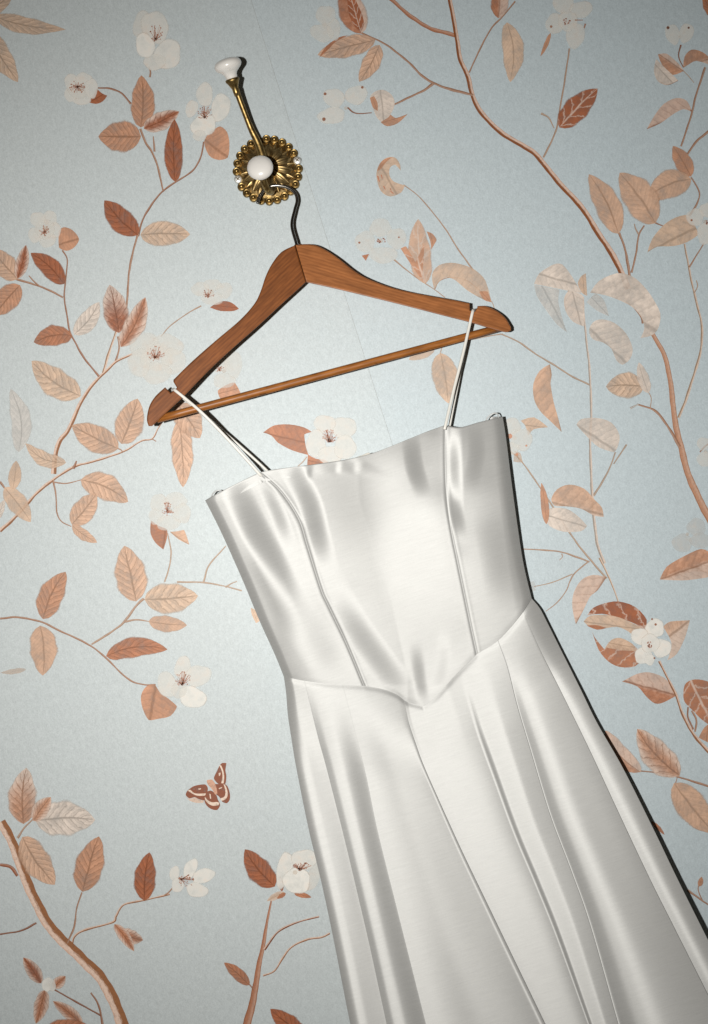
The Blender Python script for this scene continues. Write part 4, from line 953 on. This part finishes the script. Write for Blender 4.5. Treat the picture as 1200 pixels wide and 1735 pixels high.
for i in range(6):
    n, m = (90 if i in (2, 4, 3) else 70), 170
    ts = warp_cols(n, .7); v = np.linspace(0, 1, m) ** 1.25
    L = curve_at(KK[i], v); Rr = curve_at(KK[i + 1], v)
    tp = waist_between(KK[i][0][0], KK[i + 1][0][0], ts)
    tg, vg = np.meshgrid(ts, v)
    P = (1 - tg)[..., None] * L[:, None] + tg[..., None] * Rr[:, None]
    t0 = tp - ((1 - ts)[:, None] * L[0] + ts[:, None] * Rr[0])
    P = P + ((1 - vg) ** 6)[..., None] * t0[None]
    X, Y = P[..., 0], P[..., 1]
    U = (X * math.cos(TH) - Y * math.sin(TH)) * .69; W = (X * math.sin(TH) + Y * math.cos(TH)) * .69
    face = (((X - 600) * .69 + 60) * math.cos(TH) - (Y - 867.5) * .69 * math.sin(TH)) / 1140.0
    tau = pchip([p[0] for p in TAU[i]], [p[1] for p in TAU[i]], ts)[None, :]
    tau = tau * (.72 + .38 * np.clip(vg / .6, 0, 1)) + .012 * np.sin(vg * 11 + i * 1.7) * np.sin(tg * 9 + i)
    su = face + tau; sv = .10
    dH = .5 * (su[:, 1:] + su[:, :-1]) * np.diff(U, axis=1) + sv * np.diff(W, axis=1)
    bw = base_h(tp[:, 0], tp[:, 1]) - 1.6
    if i == 0: edge = bw[0] + 46 * vg[:, 0]
    H = edge[:, None] - DROP[i] * smooth01(vg / .12) + np.column_stack([np.zeros(m), np.cumsum(dH, axis=1)])
    edge = H[:, -1].copy()
    # at the waist seam the cloth is held by the bodice
    H = H + (bw - H[0])[None, :] * (1 - smooth01(vg / .20))
    H -= .9 * np.exp(-((Y - tp[None, :, 1]) / 5.0) ** 2)
    if i == 0: X, Y, H = side_return(X, Y, H, 'L')
    if i == 5: X, Y, H = side_return(X, Y, H, 'R')
    # selvedge of each pleat tucks in behind its neighbour
    if i in (1, 3, 4, 5):
        X = np.column_stack([X[:, :1] - 10, X[:, :1] - 3, X]); Y = np.column_stack([Y[:, :1], Y[:, :1], Y]); H = np.column_stack([H[:, :1] - 9, H[:, :1] - 3, H])
    if i in (0, 1, 2, 3, 4):
        X = np.column_stack([X, X[:, -1:] + (-1.5 if i >= 2 else 3), X[:, -1:] + (-4 if i >= 2 else 10)]); Y = np.column_stack([Y, Y[:, -1:], Y[:, -1:]]); H = np.column_stack([H, H[:, -1:] - 3, H[:, -1:] - 12])
    grid_obj('skirt_panel', X, Y, H, M['satin'], dress)

# back of the dress
m, n = 60, 24; rows = np.linspace(0, 1, m)
Lb = np.vstack([resample(EL, 24), resample(K0, 36)]); Rb = np.vstack([resample(ER, 24), resample(K6, 36)])
tg = np.linspace(0, 1, n)[None, :, None]
P = (1 - tg) * (Lb + np.array([18, 4]))[:, None] + tg * (Rb + np.array([-18, 6]))[:, None]
P[:, :, 1] += (14 * np.sin(np.linspace(0, np.pi, n)))[None, :] * np.exp(-np.linspace(0, 8, m))[:, None]
H = 11 + 3 * np.sin(np.linspace(0, 9, n))[None, :] + np.zeros((m, 1)); H[:, 0] = H[:, -1] = 8.5
H += (10 * np.sin(np.linspace(0, np.pi, n)))[None, :]
grid_obj('back_panel', P[..., 0], P[..., 1], H, M['satin'], dress)

def ribbon(name, pts, wd, th, mat, parent):
    """flat strap facing out from the wall; pts = (px, py, h)"""
    P = [Vector(at(q[0], q[1], q[2])) for q in catmull(pts, 8)]; V = []; F = []; UV = []; n = len(P); L = 0
    for i, p in enumerate(P):
        t = (P[min(i + 1, n - 1)] - P[max(i - 1, 0)]).normalized(); nrm = (CAM - p); nrm = OUT - t * OUT.dot(t)
        if nrm.length < .2: nrm = UP - t * UP.dot(t)
        nrm.normalize(); sd = t.cross(nrm)
        if i: L += (p - P[i - 1]).length
        for a, b in ((-1, -.3), (-.8, .8), (0, 1), (.8, .8), (1, -.3), (0, -1)):
            V.append(p + sd * (a * wd / 2) + nrm * (b * th / 2)); UV.append((L / .1, a * .05))
    for i in range(n - 1):
        for k in range(6):
            F.append((i * 6 + k, i * 6 + (k + 1) % 6, (i + 1) * 6 + (k + 1) % 6, (i + 1) * 6 + k))
    F.append(tuple(range(5, -1, -1))); F.append(tuple(range((n - 1) * 6, n * 6)))
    o = mesh_obj(name, V, F, mat, parent, UV, True)
    bm = bmesh.new(); bm.from_mesh(o.data); bmesh.ops.recalc_face_normals(bm, faces=bm.faces); bm.to_mesh(o.data); bm.free()
    return o
hl, hr = hh(291, 657), hh(802, 521)
ribbon('strap', [(291, 661, hl - .006), (294, 659.5, hl + .0), (297, 661.5, hl + .0075), (315, 676, hl + .0085), (345, 702, .078), (390, 748, .072), (438, 801, .066), (441, 806, .063)], .0034, .0014, M['strap'], dress)
ribbon('strap', [(294, 661, hl + .001), (293, 660, hl - .005), (298, 664, hl - .0085), (322, 684, .057), (392, 743, .046), (452, 797, .042), (470, 820, .032)], .0030, .0014, M['strap'], dress)
ribbon('strap', [(803, 527, hr - .006), (803, 525, hr + .0), (801, 528, hr + .0075), (796, 550, hr + .0085), (784, 602, hr + .012), (768, 665, hr + .017), (755, 721, .058), (754, 727, .056)], .0034, .0014, M['strap'], dress)
ribbon('strap', [(803, 527, hr + .001), (804, 524, hr - .005), (802, 530, hr - .0085), (794, 560, hr - .007), (778, 640, hr - .004), (763, 716, .032), (760, 735, .030)], .0030, .0014, M['strap'], dress)
ribbon('hanging_loop', [(356, 850, .030), (360, 838, .034), (365, 832.5, .036), (372, 831, .036), (377, 834, .034), (380, 846, .030)], .0016, .0006, M['thread'], dress)
ribbon('hanging_loop', [(822, 724, .030), (824, 712, .034), (830, 704, .037), (838, 700, .038), (844, 703, .036), (846, 716, .030)], .0016, .0006, M['thread'], dress)
ribbon('inner_label', [(602, 790, .050), (604, 777.5, .0505), (614, 773, .0505), (626, 769, .0505), (627, 784, .050)], .0022, .0005, M['lining'], dress)
